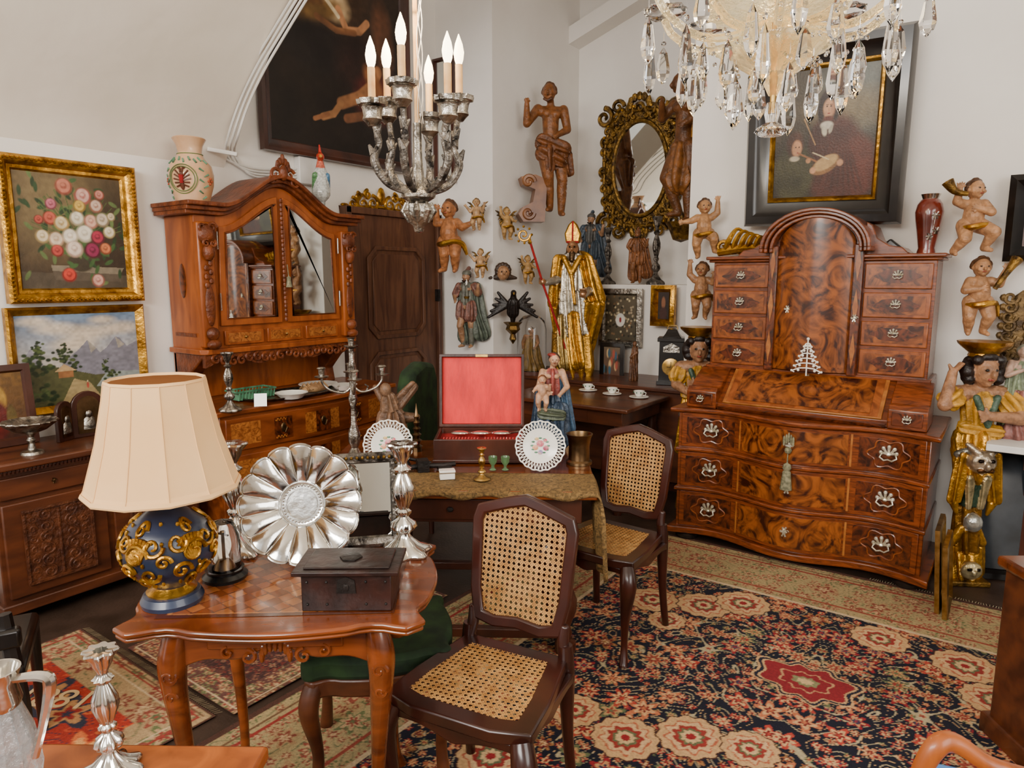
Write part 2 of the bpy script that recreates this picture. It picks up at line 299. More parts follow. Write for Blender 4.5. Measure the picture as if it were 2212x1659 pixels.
# conduits + junction box
R=T('cable_conduit','white painted surface cable conduits clipped along the vault edge','cable')
for i in range(4):
    o=i*9; P=[tuple(onY(u+o*1.1,v+o*.1,2.57-.01*i)+Vector((0,-.03,-.02))) for u,v in((655,-30),(600,60),(550,145),(515,220),(492,290))]
    q=onX(480+o,330,-4.07); P+=[tuple(q),tuple(onX(500+o,350+o*.6,-4.07)),tuple(onX(560,365+i*6,-4.07)),tuple(onX(640,365+i*6,-4.07))]
    MB().tc([(*p,.007) for p in P],5,6).ob('conduit',whitep,R)
for u,v in((545,100),(490,322)):
    p=onY(u,v,2.54)+Vector((0,-.03,-.02)); MB().B(-.09,.09,-.01,.01,-.012,.012).ob('conduit_clip',whitep,R,p,(0,rad(10),PSI),bev=.004)
p=onX(662,370,-4.07); MB().B(-.03,.03,-.08,.08,-.09,.09).ob('junction_box',whitep,loc=p,bev=.006,label='white plastic electrical junction box on the wall',cat='junction box')
# door
R=link('door_1',None,None,(-4.1,4.03,0),(0,0,pi/2),kind='structure')
mb=MB(); mb.B(-.47,.47,-.05,0,0,2.07); mb.ob('door_leaf',doorw,R,bev=.004)
def octa(w,h,c): return [(-w+c,-h),(w-c,-h),(w,-h+c),(w,h-c),(w-c,h),(-w+c,h),(-w,h-c),(-w,-h+c)]
for z,h in((1.48,.36),(.6,.42)):
    a=octa(.32,h,.09); mb=MB(); mb.ring(a,inset(a,.03),.05,.068,XZ); mb.prism(inset(a,.06),.05,.06,XZ); mb.ob('panel',doorw,R,(0,0,z),bev=.004)
mb=MB(); mb.B(-.52,-.47,-.08,0,0,2.12); mb.B(.47,.52,-.08,0,0,2.12); mb.B(-.52,.52,-.08,0,2.07,2.12); mb.ob('door_frame',doorw,R,bev=.005)
MB().B(.455,.48,-.09,-.05,1.4,1.5).ob('hinge',iron,R)
# ================= PAINTINGS =================
def rosec(cv,x,y,r,c,dk):
    cv.ell(x,y-r*.1,r*1.1,r*1.0,dk,.3); 
    for k in range(7): a=k*.9+x*9; cv.ell(x+r*.5*cos(a),y+r*.48*sin(a),r*.5,r*.36,c,.35,a+1.5,.85)
    for k in range(4): a=k*1.6+y*7; cv.ell(x+r*.22*cos(a),y+r*.2*sin(a),r*.32,r*.2,dk,.6,a+1.5,.6)
    cv.ell(x-r*.05,y+r*.1,r*.28,r*.2,c,.6)
def painting(name,label,wd,ht,prof,fm,cv,loc,rz=0,ins=.07,rx=0,ry=0,beads=None,canvd=.015):
    R=T(name,label,'painting',loc,rz); R.rotation_euler=(rx,ry,rz)
    mb=MB(); mb.frame(wd,ht,prof); mb.B(-wd/2+.01,wd/2-.01,-.005,0,-ht/2+.01,ht/2-.01)
    mb.ob('frame',fm,R)
    if beads:
        mb=MB(); d,y,s,m2=beads
        for sx,n in((0,int(wd/s/2)),(1,int(ht/s/2))):
            for k in range(n):
                t=-.5+(k+.5)/n
                for sg in(-1,1): mb.sph((t*(wd-2*d) if not sx else sg*(wd/2-d),-y,sg*(ht/2-d) if not sx else t*(ht-2*d)),s,6)
        mb.ob('frame_beading',m2,R)
    cv.mesh('canvas',wd-2*ins+.01,ht-2*ins+.01,vc,R,(0,-canvd,0)); return R
cv=Cv(190,230,'5a4a30','3a2c1e'); cv.ell(.3,.75,.45,.38,'7c6a48',1.2,a=.8); cv.ell(.9,.5,.25,.6,'2c2118',1.2,a=.7)
cv.poly([(0,0),(1,0),(1,.12),(0,.15)],'4c4234'); cv.poly([(.28,.16),(.93,.13),(.97,.19),(.27,.21)],'7c715e'); cv.poly([(.28,.16),(.93,.13),(.93,.06),(.3,.08)],'574c3e'); cv.ell(.55,.24,.12,.09,'3c3426')
for k in range(130): cv.ell(.52+.34*rng.normal()*.8,.5+.2*rng.normal(),.045,.018,('2c4526','3f5c30','5d7040','24381f')[k%4],.4,rng.random()*3)
for k in range(26): a=rng.random()*pi; cv.line([(.55,.4),(.55+.42*cos(a),.5+.4*sin(a))],.0035,'4c5c30')
for x,y,r,c,d in((.45,.9,.075,'c07860','8c4434'),(.62,.83,.075,'d0a496','a05048'),(.74,.75,.06,'d0b4a0','98604c'),(.3,.62,.06,'c8604c','8c3020'),(.4,.58,.065,'dccaa0','b08c50'),(.55,.63,.065,'e0d8c0','b0a080'),(.68,.61,.065,'d8ac94','a86c5c'),(.79,.63,.065,'ccbca4','8c7c60'),(.22,.46,.06,'dccaa8','a08858'),(.34,.44,.065,'dcc8ac','b89474'),(.47,.47,.07,'e6dcc8','bcac90'),(.61,.5,.078,'e8e0cc','c0b49c'),(.73,.47,.065,'a83048','601828'),(.85,.52,.055,'d8ccb0','a89868'),(.5,.36,.075,'e0ccb8','b89884'),(.67,.35,.075,'88284c','4c1020'),(.34,.34,.055,'b84840','781c18'),(.43,.13,.065,'c84030','801a14'),(.7,.08,.06,'d0a090','98584c'),(.58,.74,.055,'ccaa50','90702a'),(.8,.37,.055,'cc7a4c','884028'),(.32,.74,.05,'bc6878','783040'),(.2,.6,.04,'b85040','702018'),(.88,.66,.04,'c8b898','887850'),(.78,.85,.045,'c88878','944838')): rosec(cv,x,y,r*.95,c,d)
cv.noise(30,.15)
gp=[(0,0),(0,.05),(.012,.062),(.03,.055),(.05,.03),(.065,.028),(.078,.01)]
PL=painting('flower_painting','oil still life of bouquet with roses in a wide gilded frame',.66,.73,gp,gold,cv,(-4.08,1.68,1.835),pi/2,.075,rx=0,beads=(.018,.058,.011,gold))
cv=Cv(200,140,'647c98','d8c4a6'); cv.noise(6,.2)
for x,y,r in((.3,.85,.15),(.55,.78,.2),(.85,.82,.16),(.7,.92,.1),(.15,.93,.12),(.45,.66,.16)): cv.ell(x,y,r,r*.4,'dcc8ac',1,a=.75)
cv.poly([(.3,.4),(.42,.54),(.48,.6),(.56,.7),(.6,.64),(.66,.55),(.72,.6),(.76,.66),(.8,.72),(.84,.7),(.9,.6),(1,.66),(1,.3),(.3,.3)],'787680'); cv.poly([(.56,.7),(.58,.55),(.63,.6)],'989084'); cv.poly([(.8,.72),(.82,.58),(.88,.62)],'989084'); cv.poly([(0,.45),(.1,.64),(.2,.45)],'84808a')
cv.poly([(0,0),(1,0),(1,.3),(.6,.3),(.3,.42),(0,.45)],'4c4c2c'); cv.poly([(.6,.16),(1,.14),(1,.3),(.7,.32)],'88908c'); cv.poly([(.3,0),(.66,0),(.55,.22),(.42,.28)],'98845a')
for x,y,s in((.1,.5,.08),(.16,.66,.05),(.15,.58,.07),(.06,.42,.09),(.22,.42,.08),(.38,.5,.07),(.44,.42,.06),(.37,.62,.045),(.33,.56,.06),(.69,.36,.05),(.74,.28,.06),(.7,.44,.03),(.03,.2,.12),(.9,.07,.1),(.2,.12,.1),(.8,.14,.06)):
    for k in range(16): cv.ell(x+rng.normal()*s*.45,y+rng.normal()*s*.6,s*.26,s*.24,('1f2b16','2c3a1c','46522a','243218')[k%4],.5)
cv.poly([(.3,.3),(.42,.3),(.42,.38),(.3,.38)],'8a5c36'); cv.poly([(.27,.37),(.35,.45),(.45,.37)],'b8986a'); cv.ell(.53,.19,.01,.035,'a84838'); cv.ell(.53,.235,.007,.01,'d8b890'); cv.noise(40,.2)
painting('landscape_painting','oil painting of alpine lake landscape with chalet, narrow gold frame',.68,.56,[(0,0),(0,.035),(.01,.045),(.03,.03),(.045,.012)],gold,cv,(-4.08,1.665,1.17),pi/2,.045)
# large dark painting
cv=Cv(200,200,'2c2018','16100c'); cv.ell(.3,.9,.3,.2,'5c3c1c',1.2,a=.7)
cv.ell(.45,.83,.13,.09,'b49a74',.5,-.3); cv.ell(.38,.76,.16,.05,'7c5c30',.6,.4); cv.ell(.33,.84,.08,.06,'6a4422',.6); cv.ell(.54,.95,.06,.07,'784628',.5); cv.ell(.56,.93,.035,.04,'b47c50',.5)
cv.line([(.5,.8),(.56,.7),(.66,.72),(.72,.78)],.022,'ac7850'); cv.line([(.34,.72),(.48,.68),(.62,.7)],.018,'8c5c38'); cv.line([(.4,.84),(.5,.76)],.012,'d8c49c')
cv.ell(.35,.55,.25,.14,'1c1614',.5); cv.ell(.68,.52,.2,.16,'2c1814',.7,.3); cv.ell(.78,.36,.16,.14,'5c2018',.7,.5); cv.line([(.8,.52),(.74,.42),(.64,.34),(.5,.28)],.034,'a06c44'); cv.ell(.76,.45,.05,.1,'8c5834',.6,.7); cv.line([(.8,.28),(.68,.24),(.54,.2)],.026,'7c5034'); cv.line([(.5,.28),(.44,.21),(.36,.18)],.02,'ac784c'); cv.line([(.4,.2),(.3,.16)],.013,'986440'); cv.ell(.85,.72,.08,.2,'5c3a26',.7,.1); cv.noise(8,.5); cv.noise(40,.25)
painting('figure_painting','large dark old oil painting of draped seated figure, dark brown frame',1.36,1.36,[(0,0),(0,.05),(.02,.06),(.05,.04),(.07,.03),(.085,.012)],darkw,cv,(-4.06,3.52,3.1),pi/2,.08)
# musicians painting
cv=Cv(190,210,'443c2e','261c12'); cv.ell(.85,.82,.38,.28,'5c605a',1,a=.85); cv.ell(.75,.68,.35,.12,'84704a',1.2,a=.6)
cv.ell(.62,.28,.27,.36,'48241a',.25); cv.ell(.45,.35,.1,.25,'3c1e14',.3); cv.ell(.85,.22,.16,.24,'54281c',.4); cv.ell(.22,.2,.2,.24,'38351f',.3)
for k in range(9): cv.ell(.5+.04*k,.3-.01*k,.012,.22,'34180f',.8,.1*(k-4),.6)
cv.ell(.53,.74,.095,.1,'241610',.4); cv.ell(.46,.68,.035,.09,'241610',.4); cv.ell(.6,.68,.035,.09,'241610',.4); cv.ell(.53,.685,.052,.07,'c0906a',.35); cv.ell(.57,.68,.02,.05,'98684a',.9,a=.7); cv.ell(.512,.7,.009,.0055,'241008'); cv.ell(.55,.7,.009,.0055,'241008'); cv.line([(.5,.712),(.522,.714)],.0025,'4c2c1c'); cv.line([(.54,.714),(.562,.712)],.0025,'4c2c1c'); cv.ell(.532,.675,.006,.016,'ac7c56',.5); cv.ell(.533,.648,.015,.0045,'8c4034'); cv.ell(.53,.61,.045,.02,'5c2c20',.5); cv.ell(.52,.56,.06,.03,'ccc4b0',.4); cv.ell(.5,.52,.025,.04,'c0b8a0',.4,.3); cv.ell(.56,.53,.018,.035,'aca490',.4,-.3)
cv.ell(.22,.43,.085,.1,'40261a',.4); cv.ell(.24,.4,.05,.062,'ac7c58',.35); cv.ell(.228,.41,.008,.005,'241008'); cv.ell(.262,.41,.008,.005,'241008'); cv.ell(.25,.365,.011,.005,'88403a'); cv.ell(.22,.32,.05,.02,'a89c84',.4)
cv.line([(.3,.62),(.42,.42)],.005,'a88050'); cv.line([(.26,.36),(.44,.29)],.007,'8c5c34'); cv.ell(.53,.26,.14,.065,'7a5630',.15,.35); cv.ell(.53,.275,.12,.05,'a88858',.2,.35); cv.ell(.41,.22,.03,.025,'b48460',.4); cv.ell(.67,.27,.03,.025,'b48460',.4); cv.ell(.36,.3,.024,.02,'a87850',.4); cv.line([(.4,.36),(.56,.3)],.004,'c8b890'); cv.noise(8,.25); cv.noise(40,.15)
PM=painting('musicians_painting','oil painting of two young musicians in wide black moulded frame',.87,1.03,[(0,0),(0,.03),(.02,.07),(.06,.075),(.09,.05),(.13,.03),(.15,.02)],blackw,cv,(-.98,4.44,2.42),0,.16,rx=rad(7),ry=rad(1.5))
mb=MB(); mb.frame(.87-.28,1.03-.28,[(0,.02),(0,.04),(.012,.045),(.025,.018)]); mb.ob('inner_frame',gold,PM)
# ================= MIRRORED CABINET + CHEST =================
R=T('mirrored_cabinet','tall cherry cabinet with arched mirror doors on the inlaid chest','cabinet',(-4.08,2.74,.86),pi/2)
def zc(x): t=max(0,1-abs(x)/.42); return 1.09+.2*(t*t*(3-2*t))
bd=.31
mb=MB(); mb.prism([(-.56,.3),(.56,.3)]+[(x,zc(x)) for x in np.linspace(.56,-.56,41)],0,bd,XZ); mb.prism([(-.56,0),(.56,0),(.56,.3),(-.56,.3)],0,.03,XZ)
mb.prism([(-.585,0),(.585,0),(.585,-.33),(.55,-.36),(-.55,-.36),(-.585,-.33)],.3,.33); mb.ob('body',cherry,R,bev=.004)
mb=MB(); 
for o,y0,y1 in((0,.31,.345),(.022,.31,.37),(.045,.31,.4)):
    P=[(x,zc(x)+o) for x in np.linspace(-.62-o*.3,.62+o*.3,49)]; mb.prism(P+[(x,z+.024) for x,z in P[::-1]],-.0,y1,XZ)
mb.ob('cornice',cherryd,R,bev=.004)
mb=MB()
for s in(-1,1): mb.scroll(s*.045,1.36,.04,1.2,.012,s,pi/2*(1-s)+.4,-.38); mb.scroll(s*.08,1.32,.03,1.2,.01,-s,0,-.38)
for k in range(7): a=pi*k/6; mb.sph((.04*cos(a),-.38,1.4+.04*sin(a)),(.016,.013,.026),8)
mb.sph((0,-.385,1.37),(.03,.025,.05),10); mb.sph((0,-.38,1.46),(.014,.013,.025),8); mb.ob('crest',cherryd,R)
for s in(-1,1):
    mb=MB(); x=s*.515; mb.B(x-.05,x+.05,-.35,-.3,.34,1.05,None); mb.ob('pilaster',cherry,R,bev=.01)
    mb=MB(); mb.sph((x,-.36,.98),(.055,.03,.06),10); mb.sph((x,-.37,.88),(.035,.03,.05),10)
    for q in(-1,1):
        mb.scroll(x+q*.03,1.02,.028,1.2,.01,q,0,-.37); mb.scroll(x+q*.02,.93,.022,1.2,.008,-q,1,-.385)
    for k in range(6): mb.sph((x+.014*(-1)**k,-.36,.82-.025*k),(.014,.012,.018),6)
    mb.sph((x,-.355,.58),(.03,.008,.12),12); mb.sph((x,-.365,.42),(.04,.03,.04),10); mb.sph((x,-.37,.36),(.045,.03,.03),10); mb.ob('pilaster_carving',cherryd,R)
def dz(x): return zc(x)-.06
for s in(-1,1):
    X=np.linspace(.02,.42,16); P=[(s*.02,.46),(s*.44,.46)]+[(s*x,dz(x)) for x in X[::-1]]
    if s<0: P=P[::-1]
    mb=MB(); mb.prism(P,.3,.332,XZ); d=mb.ob('door',cherry,R,bev=.003)
    Q=inset(P,.045); mb=MB(); mb.prism(Q,.33,.336,XZ); mb.ob('mirror_pane',mirror,d)
    mb=MB(); mb.tube([(x,-.335,z) for x,z in inset(P,.04)],.007,6,closed=True); mb.ob('moulding',cherryd,d)
    for z in(.6,.95): MB().tube([(s*.44,-.34,z-.05),(s*.44,-.34,z+.05)],.005,6).ob('hinge',silver,d)
mb=MB(); 
for k in range(28): mb.sph((0,-.345,.48+.027*k),(.012,.01,.015),6)
mb.ob('center_beading',cherryd,R)
mb=MB(); mb.tube([(.02,-.35,.82),(.02,-.36,.74)],.003,6); mb.lathe([(.002,.02),(.014,.01),(.012,0),(.02,-.05),(0.002,-.05)],10,TR(.02,-.36,.73)); mb.ob('key_tassel',tasselm,R)
for k in range(3):
    x=(k-1)*.29; mb=MB(); mb.B(x-.13,x+.13,-.33,-.3,.345,.43); d=mb.ob('drawer',cherry,R,bev=.003); MB().B(x-.11,x+.11,-.333,-.32,.36,.415).ob('inlay',burly,d); MB().sph((x,-.34,.388),.009,8).ob('knob',brass,d)
mb=MB(); 
for k in range(-9,10): mb.scroll(k*.055,.27-.02*abs(sin(k*.7)),.03,1.1,.01,1 if k<0 else -1,pi/2,-.345)
P=[(x,.31) for x in(-.56,.56)]+[(x,.25+.03*cos(x*16)) for x in np.linspace(.56,-.56,40)]; mb.prism(P,.31,.34,XZ); mb.ob('carved_apron',cherryd,R)
for s in(-1,1):
    MB().prism([(0,0),(.12,0),(.1,.1),(.2,.2),(.34,.3),(0,.3)],s*.52-.04,s*.52+.04,YZ@Matrix.Diagonal((-1,1,1,1))).ob('bracket',cherryd,R,bev=.008)
MB().sph((-.562,-.16,.72),(.004,.035,.1),14).ob('side_inlay',burl2,R)
MB().B(-.566,-.56,-.27,-.05,.4,.42).ob('side_string',cherryd,R)
# chest
R=T('chest_of_drawers','inlaid cherry and walnut chest of drawers below the mirrored cabinet','chest of drawers',(-4.08,2.78,0),pi/2)
def fy2(x,o=0): return -(.57+.03*cos(2*pi*x/1.3))-o
def outl(f,o,x0,x1,bk,n=36): return [(x,f(x,o)) for x in np.linspace(x0,x1,n)]+[(x1,bk),(x0,bk)]
mb=MB(); mb.prism(outl(fy2,0,-.66,.66,0),.05,.83); mb.ob('body',chestw,R,bev=.004)
mb=MB(); mb.prism(outl(fy2,.025,-.69,.69,0),.83,.86); mb.ob('top',chestw,R,bev=.006)
for z,h in((.62,.19),(.36,.23),(.1,.23)):
    mb=MB(); mb.prism(outl(fy2,.012,-.63,.63,-.3),z,z+h); d=mb.ob('drawer',chestw,R,bev=.004)
    for a,b in((-.6,-.42),(-.13,.13),(.42,.6)): mb=MB(); mb.prism(outl(fy2,.014,a,b,-.3,8),z+.03,z+h-.03); mb.ob('inlay',burly,d)
    for x in(-.28,.28,0): mb=MB(); mb.prism(outl(fy2,.017,x-.055,x+.055,-.3,6),z+.03,z+h-.03); mb.ob('keyhole_panel',burl2,d)
    mb=MB()
    for x in(-.28,.28): 
        for k in range(10): mb.B(x-.05+.01*k,x-.042+.01*k,fy2(x,.02),-.5,z+.035+(k%2)*.008,z+.043+(k%2)*.008); mb.B(x-.05+.01*k,x-.042+.01*k,fy2(x,.02),-.5,z+h-.05+(k%2)*.008,z+h-.042+(k%2)*.008)
    mb.ob('checker_inlay',edgew,d)
    for x in(-.28,0,.28):
        mb=MB(); mb.sph((x,fy2(x,.018),z+h/2),(.02,.006,.03),10); mb.tube([(x-.02,fy2(x,.025),z+h/2),(x,fy2(x,.03),z+h/2-.03),(x+.02,fy2(x,.025),z+h/2)],.004,6); mb.ob('handle',bronze,d)
for x in(-.6,.6):
    for y in(-.5,-.08): MB().lathe([(.03,0),(.05,.02),(.05,.04),(.03,.05)],16,TR(x,y,0)).ob('foot',darkw,R)
# ================= SECRETARY =================
R=T('secretary_desk','polished burl walnut baroque secretary with slant lid and arched top','secretary desk',(-.935,4.55,0))
def fy(x,o=0): return -(.6+.05*cos(2*pi*x/.86))-o
mb=MB(); mb.prism(outl(fy,0,-.66,.66,0),.05,.8); mb.ob('body',walnut,R,bev=.006)
mb=MB(); mb.prism(outl(fy,.035,-.7,.7,0),.045,.085); mb.ob('base_moulding',walnut,R,bev=.006)
for z in(.315,.56): mb=MB(); mb.prism(outl(fy,.026,-.668,.668,-.02),z,z+.022); mb.ob('moulding',walnut,R,bev=.006)
mb=MB(); mb.prism(outl(fy,.035,-.7,.7,0),.8,.828); mb.ob('top_moulding',walnut,R,bev=.009)
def pull(par,x,y,z,s,m=paleb):
    mb=MB()
    for k in range(5): a=pi*(k/4); mb.tube([(x+.2*s*cos(a),y-.004,z+s*.05),(x+.75*s*cos(a),y-.005,z+s*.2+.65*s*sin(a))],[.1*s,.17*s],6); mb.sph((x+.8*s*cos(a),y-.004,z+s*.2+.7*s*sin(a)),(.22*s,.006,.24*s),8)
    mb.sph((x,y-.006,z+.05*s),(.28*s,.01,.22*s),8)
    for q in(-1,1): mb.sph((x+q*.72*s,y-.008,z+.05*s),(.16*s,.012,.16*s),8)
    mb.tube([(x-.72*s,y-.012,z+.05*s),(x-.85*s,y-.02,z-.3*s),(x-.4*s,y-.025,z-.6*s),(x,y-.028,z-.45*s),(x+.4*s,y-.025,z-.6*s),(x+.85*s,y-.02,z-.3*s),(x+.72*s,y-.012,z+.05*s)],.1*s,6); mb.ob('handle',m,par)
def keyh(par,x,y,z,s,m=paleb):
    mb=MB(); mb.sph((x,y-.003,z),(.3*s,.004,.5*s),8)
    for k in range(6): a=k*pi/3; mb.tube([(x,y-.003,z),(x+.45*s*cos(a),y-.004,z+.75*s*sin(a))],[.1*s,.14*s],6)
    for q in(-1,1): mb.scroll(x+q*.4*s,z+.1*s,.25*s,1,.06*s,q,0,y-.004)
    mb.ob('escutcheon',m,par)
for z,z2 in((.09,.31),(.342,.555),(.588,.795)):
    mb=MB(); mb.prism(outl(fy,.01,-.64,.64,-.3),z,z2); d=mb.ob('drawer',walnut,R,bev=.004)
    mb=MB(); mb.prism(outl(fy,.013,-.28,.28,-.3),z+.02,z2-.02); mb.ob('burl_panel',burl,d)
    for s in(-1,1):
        mb=MB(); mb.prism(outl(fy,.013,*sorted((s*.61,s*.33)),-.3,14),z+.025,z2-.025); mb.ob('inlay_panel',burl2,d)
        mb=MB(); xx=s*.47
        mb.tube([(xx+.09*cos(t)*(1+.14*cos(6*t)),fy(xx+.09*cos(t),.0145),(z+z2)/2+.07*sin(t)*(1+.14*cos(6*t))) for t in np.linspace(0,2*pi,50)[:-1]],.004,5,closed=True)
        mb.ob('inlay_line',lidw,d); pull(d,xx,fy(xx,.015),(z+z2)/2,.046)
    for a,b in((-.3,-.29),(.29,.3)): mb=MB(); mb.prism(outl(fy,.0135,a,b,-.3,3),z+.015,z2-.015); mb.ob('stringing',edgew,d)
    keyh(d,0,fy(0,.014),(z+z2)/2,.04)
for x in(-.6,.6):
    for y in(-.56,-.08): MB().lathe([(.04,0),(.07,.02),(.07,.035),(.04,.05),(.05,.06)],18,TR(x,y,0)).ob('foot',blackw,R)
mb=MB(); mb.prism([(0,.828),(-.54,.828),(-.54,.865),(-.31,1.045),(0,1.045)],-.61,.61,YZ); mb.ob('desk_case',walnut,R,bev=.005)
mb=MB(); mb.prism([(-.538,.862),(-.55,.874),(-.322,1.054),(-.31,1.042)],-.42,.42,YZ); d=mb.ob('slant_lid',edgew,R,bev=.003)
mb=MB(); mb.prism([(-.54,.877),(-.545,.88),(-.331,1.053),(-.325,1.047)],-.4,.4,YZ); mb.ob('lid_field',lidw,d); mb=MB()
mb.prism([(-.53,.893),(-.5335,.896),(-.345,1.046),(-.34,1.04)],-.36,.36,YZ); mb.ob('burl_panel',burl,d); keyh(d,0,-.345,1.03,.03)
mb=MB(); mb.prism([(-.57,.83),(-.58,.845),(-.55,.85),(-.53,.83)],-.44,.44,YZ); mb.ob('ledge',burl2,R)
for s in(-1,1):
    mb=MB(); mb.prism([(-.3,.83),(-.575,.83),(-.575,.93),(-.55,.955),(-.5,.95),(-.45,.99),(-.33,1.05),(-.3,1.05)],*sorted((s*.63,s*.45)),YZ); mb.ob('side_console',walnut,R,bev=.006)
    mb=MB(); mb.B(s*.54-.07,s*.54+.07,-.582,-.57,.85,.92); d=mb.ob('drawer',burl2,R,bev=.003); pull(d,s*.54,-.584,.885,.022)
mb=MB(); mb.B(-.59,.59,-.31,0,1.045,1.69); mb.ob('upper_case',walnut,R,bev=.004)
mb=MB(); mb.B(-.615,.615,-.335,0,1.69,1.705); mb.B(-.63,.63,-.35,0,1.705,1.725); mb.ob('cornice',walnut,R,bev=.006)
mb=MB(); mb.B(-.61,.61,-.33,0,1.045,1.065); mb.ob('lower_moulding',walnut,R,bev=.006)
for s in(-1,1):
    for k in range(4):
        z=1.075+.155*k; x0,x1=sorted((s*.255,s*.575)); mb=MB(); mb.B(x0,x1,-.325,-.3,z,z+.135); d=mb.ob('drawer',lidw,R,bev=.005)
        mb=MB(); mb.B(x0+.02,x1-.02,-.328,-.3,z+.018,z+.117); mb.ob('inlay_panel',burl,d)
        mb=MB(); xm=(x0+x1)/2; mb.prism([(xm+.105*cos(t)*(1+.12*cos(6*t)),z+.067+.036*sin(t)) for t in np.linspace(0,2*pi,36)[:-1]],.3,.3305,XZ); mb.ob('cartouche_inlay',burl2,d); pull(d,xm,-.332,z+.07,.026)
    P=[(s*.24,1.72),(s*.24,1.9),(s*.27,1.88),(s*.3,1.81),(s*.36,1.77),(s*.42,1.76),(s*.45,1.73),(s*.45,1.72)]
    mb=MB(); mb.prism(P,.02,.3,XZ); mb.ob('scroll_shoulder',walnut,R,bev=.006)
    mb=MB(); mb.B(s*.225-.025,s*.225+.025,-.36,-.3,1.06,1.78,None); mb.ob('pilaster',burl2,R,bev=.006)
    for k in range(3): mb=MB(); mb.prism([(s*.225,1.1+k*.24),(s*.225+.014,1.2+k*.24),(s*.225,1.3+k*.24),(s*.225-.014,1.2+k*.24)],.3,.364,XZ); mb.ob('pilaster_inlay',edgew,R)
ar=lambda r,zz,n=20:[(r*cos(t),1.76+zz*sin(t)) for t in np.linspace(0,pi,n)]
mb=MB(); mb.prism([(-.24,1.05),(.24,1.05)]+ar(.24,.2),0,.31,XZ); mb.ob('tower_case',walnut,R)
for i,(r,q,y) in enumerate(((.225,.165,.39),(.25,.185,.41),(.27,.2,.43))):
    A=ar(r+.02,q+.02);Bq=ar(r,q); mb=MB() if i==0 else mb; mb.prism(A+Bq[::-1],.0,y,XZ); 
    for s in(-1,1): mb.B(*sorted((s*(r),s*(r+.02))),-y,0,1.74,1.765)
mb.ob('arched_cornice',walnut,R,bev=.005)
def twr(a,b):
    x=-.2+.4*a; return (x,-.33-.055*cos(pi*x/.42),1.07+b*(.7+.155*math.sqrt(max(0,1-(x/.205)**2))))
mb=MB(); mb.grid(twr,28,30); d=mb.ob('tower_door',burl,R); keyh(d,-.13,-.36,1.42,.03); keyh(d,.225,-.365,1.38,.03)
# tassel, lace tree
mb=MB(); mb.lathe([(.002,.16),(.004,.1),(.018,.09),(.022,.07),(.014,.055),(.02,.05),(.03,-.05),(.002,-.05)],14,TR(0,0,0),rf=lambda a,z:1+.08*cos(12*a)); mb.sph((0,0,.17),.02,8)
for k in range(-2,3): mb.sph((k*.012,0,.22+.01*(2-abs(k))),(.007,.005,.03),6)
mb.ob('key_tassel',tasselm,loc=(-.935,3.865,.5),label='grey-green silk key tassel hanging on the secretary drawer',cat='tassel')
mb=MB()
for k in range(6):
    w=.02+.012*(5-k); z=.02+.028*k
    for s in(-1,1): mb.tube([(0,0,z+.015),(s*w*.5,0,z+.012),(s*w,0,z-.006),(s*w*.8,0,z-.012)],.004,5); mb.sph((s*w*.55,0,z),.008,6); mb.sph((s*w,0,z-.004),.007,6)
mb.tube([(0,0,-.01),(0,0,.2)],.004,6); mb.sph((0,0,.2),.009,8); mb.ob('lace_tree_ornament',white,loc=tuple(onY(1741,808,4.14)),label='white openwork fir tree ornament leaning on secretary',cat='ornament')
# ================= LEFT CABINET =================
R=T('low_cabinet','low dark brown cabinet with relief carved doors and bun feet','cabinet',(-4.08,1.55,0),pi/2)
mb=MB(); mb.B(-.48,.48,-.44,0,.06,.72); mb.B(-.5,.5,-.47,0,.06,.11); mb.ob('body',brownw,R,bev=.006)
mb=MB(); mb.B(-.51,.51,-.49,0,.74,.775); mb.B(-.49,.49,-.465,0,.72,.74); mb.ob('top',brownw,R,bev=.008)
mb=MB(); 
for k in range(60): mb.B(-.49+k*.0165,-.482+k*.0165,-.475,-.44,.722,.738)
mb.ob('dentil_trim',darkw,R)
for s in(-1,1):
    x0,x1=sorted((s*.015,s*.46)); mb=MB(); mb.B(x0,x1,-.46,-.43,.13,.58); d=mb.ob('door',brownw,R,bev=.006)
    xm=(x0+x1)/2; mb=MB(); mb.B(xm-.14,xm+.14,-.468,-.45,.19,.53)
    mb.ob('relief_panel',carvew,d,bev=.003); mb=MB()
    for k in range(6):
        for q in(-1,1): mb.scroll(xm+q*.055,.22+k*.056,.032,1.5,.006,q*(-1)**k,pi/2,-.467); mb.scroll(xm+q*.11,.24+k*.05,.018,1.2,.005,-q*(-1)**k,0,-.467)
    mb.tube([(xm,-.47,.2),(xm,-.47,.52)],.006,6); mb.frame(.3,.36,[(0,.0),(0,.014),(.01,.014),(.014,.0)],TR(xm,-.462,.36)); mb.ob('relief_carving',carvew,d)
    mb=MB(); mb.B(x0,x1,-.455,-.43,.6,.7); d=mb.ob('drawer',brownw,R,bev=.005); keyh(d,xm,-.456,.65,.02,bronze)
for x in(-.43,.43):
    for y in(-.4,-.06): MB().lathe([(.03,0),(.045,.02),(.045,.04),(.025,.06),(.03,.065)],16,TR(x,y,0)).ob('foot',darkw,R)
mb=MB(); mb.lathe([(0,0),(.05,0),(.045,.012),(.018,.02),(.012,.05),(.02,.065),(.012,.08),(.02,.095),(.07,.115),(.1,.14),(.115,.155),(.112,.16),(.09,.145),(0,.12)],32,None,lambda a,z:1+(.05*cos(16*a) if z>.13 else 0)); mb.ob('compote_dish',silverd,loc=(-3.72,1.27,.775),label='tarnished silver footed compote dish with ruffled rim on cabinet',cat='dish')
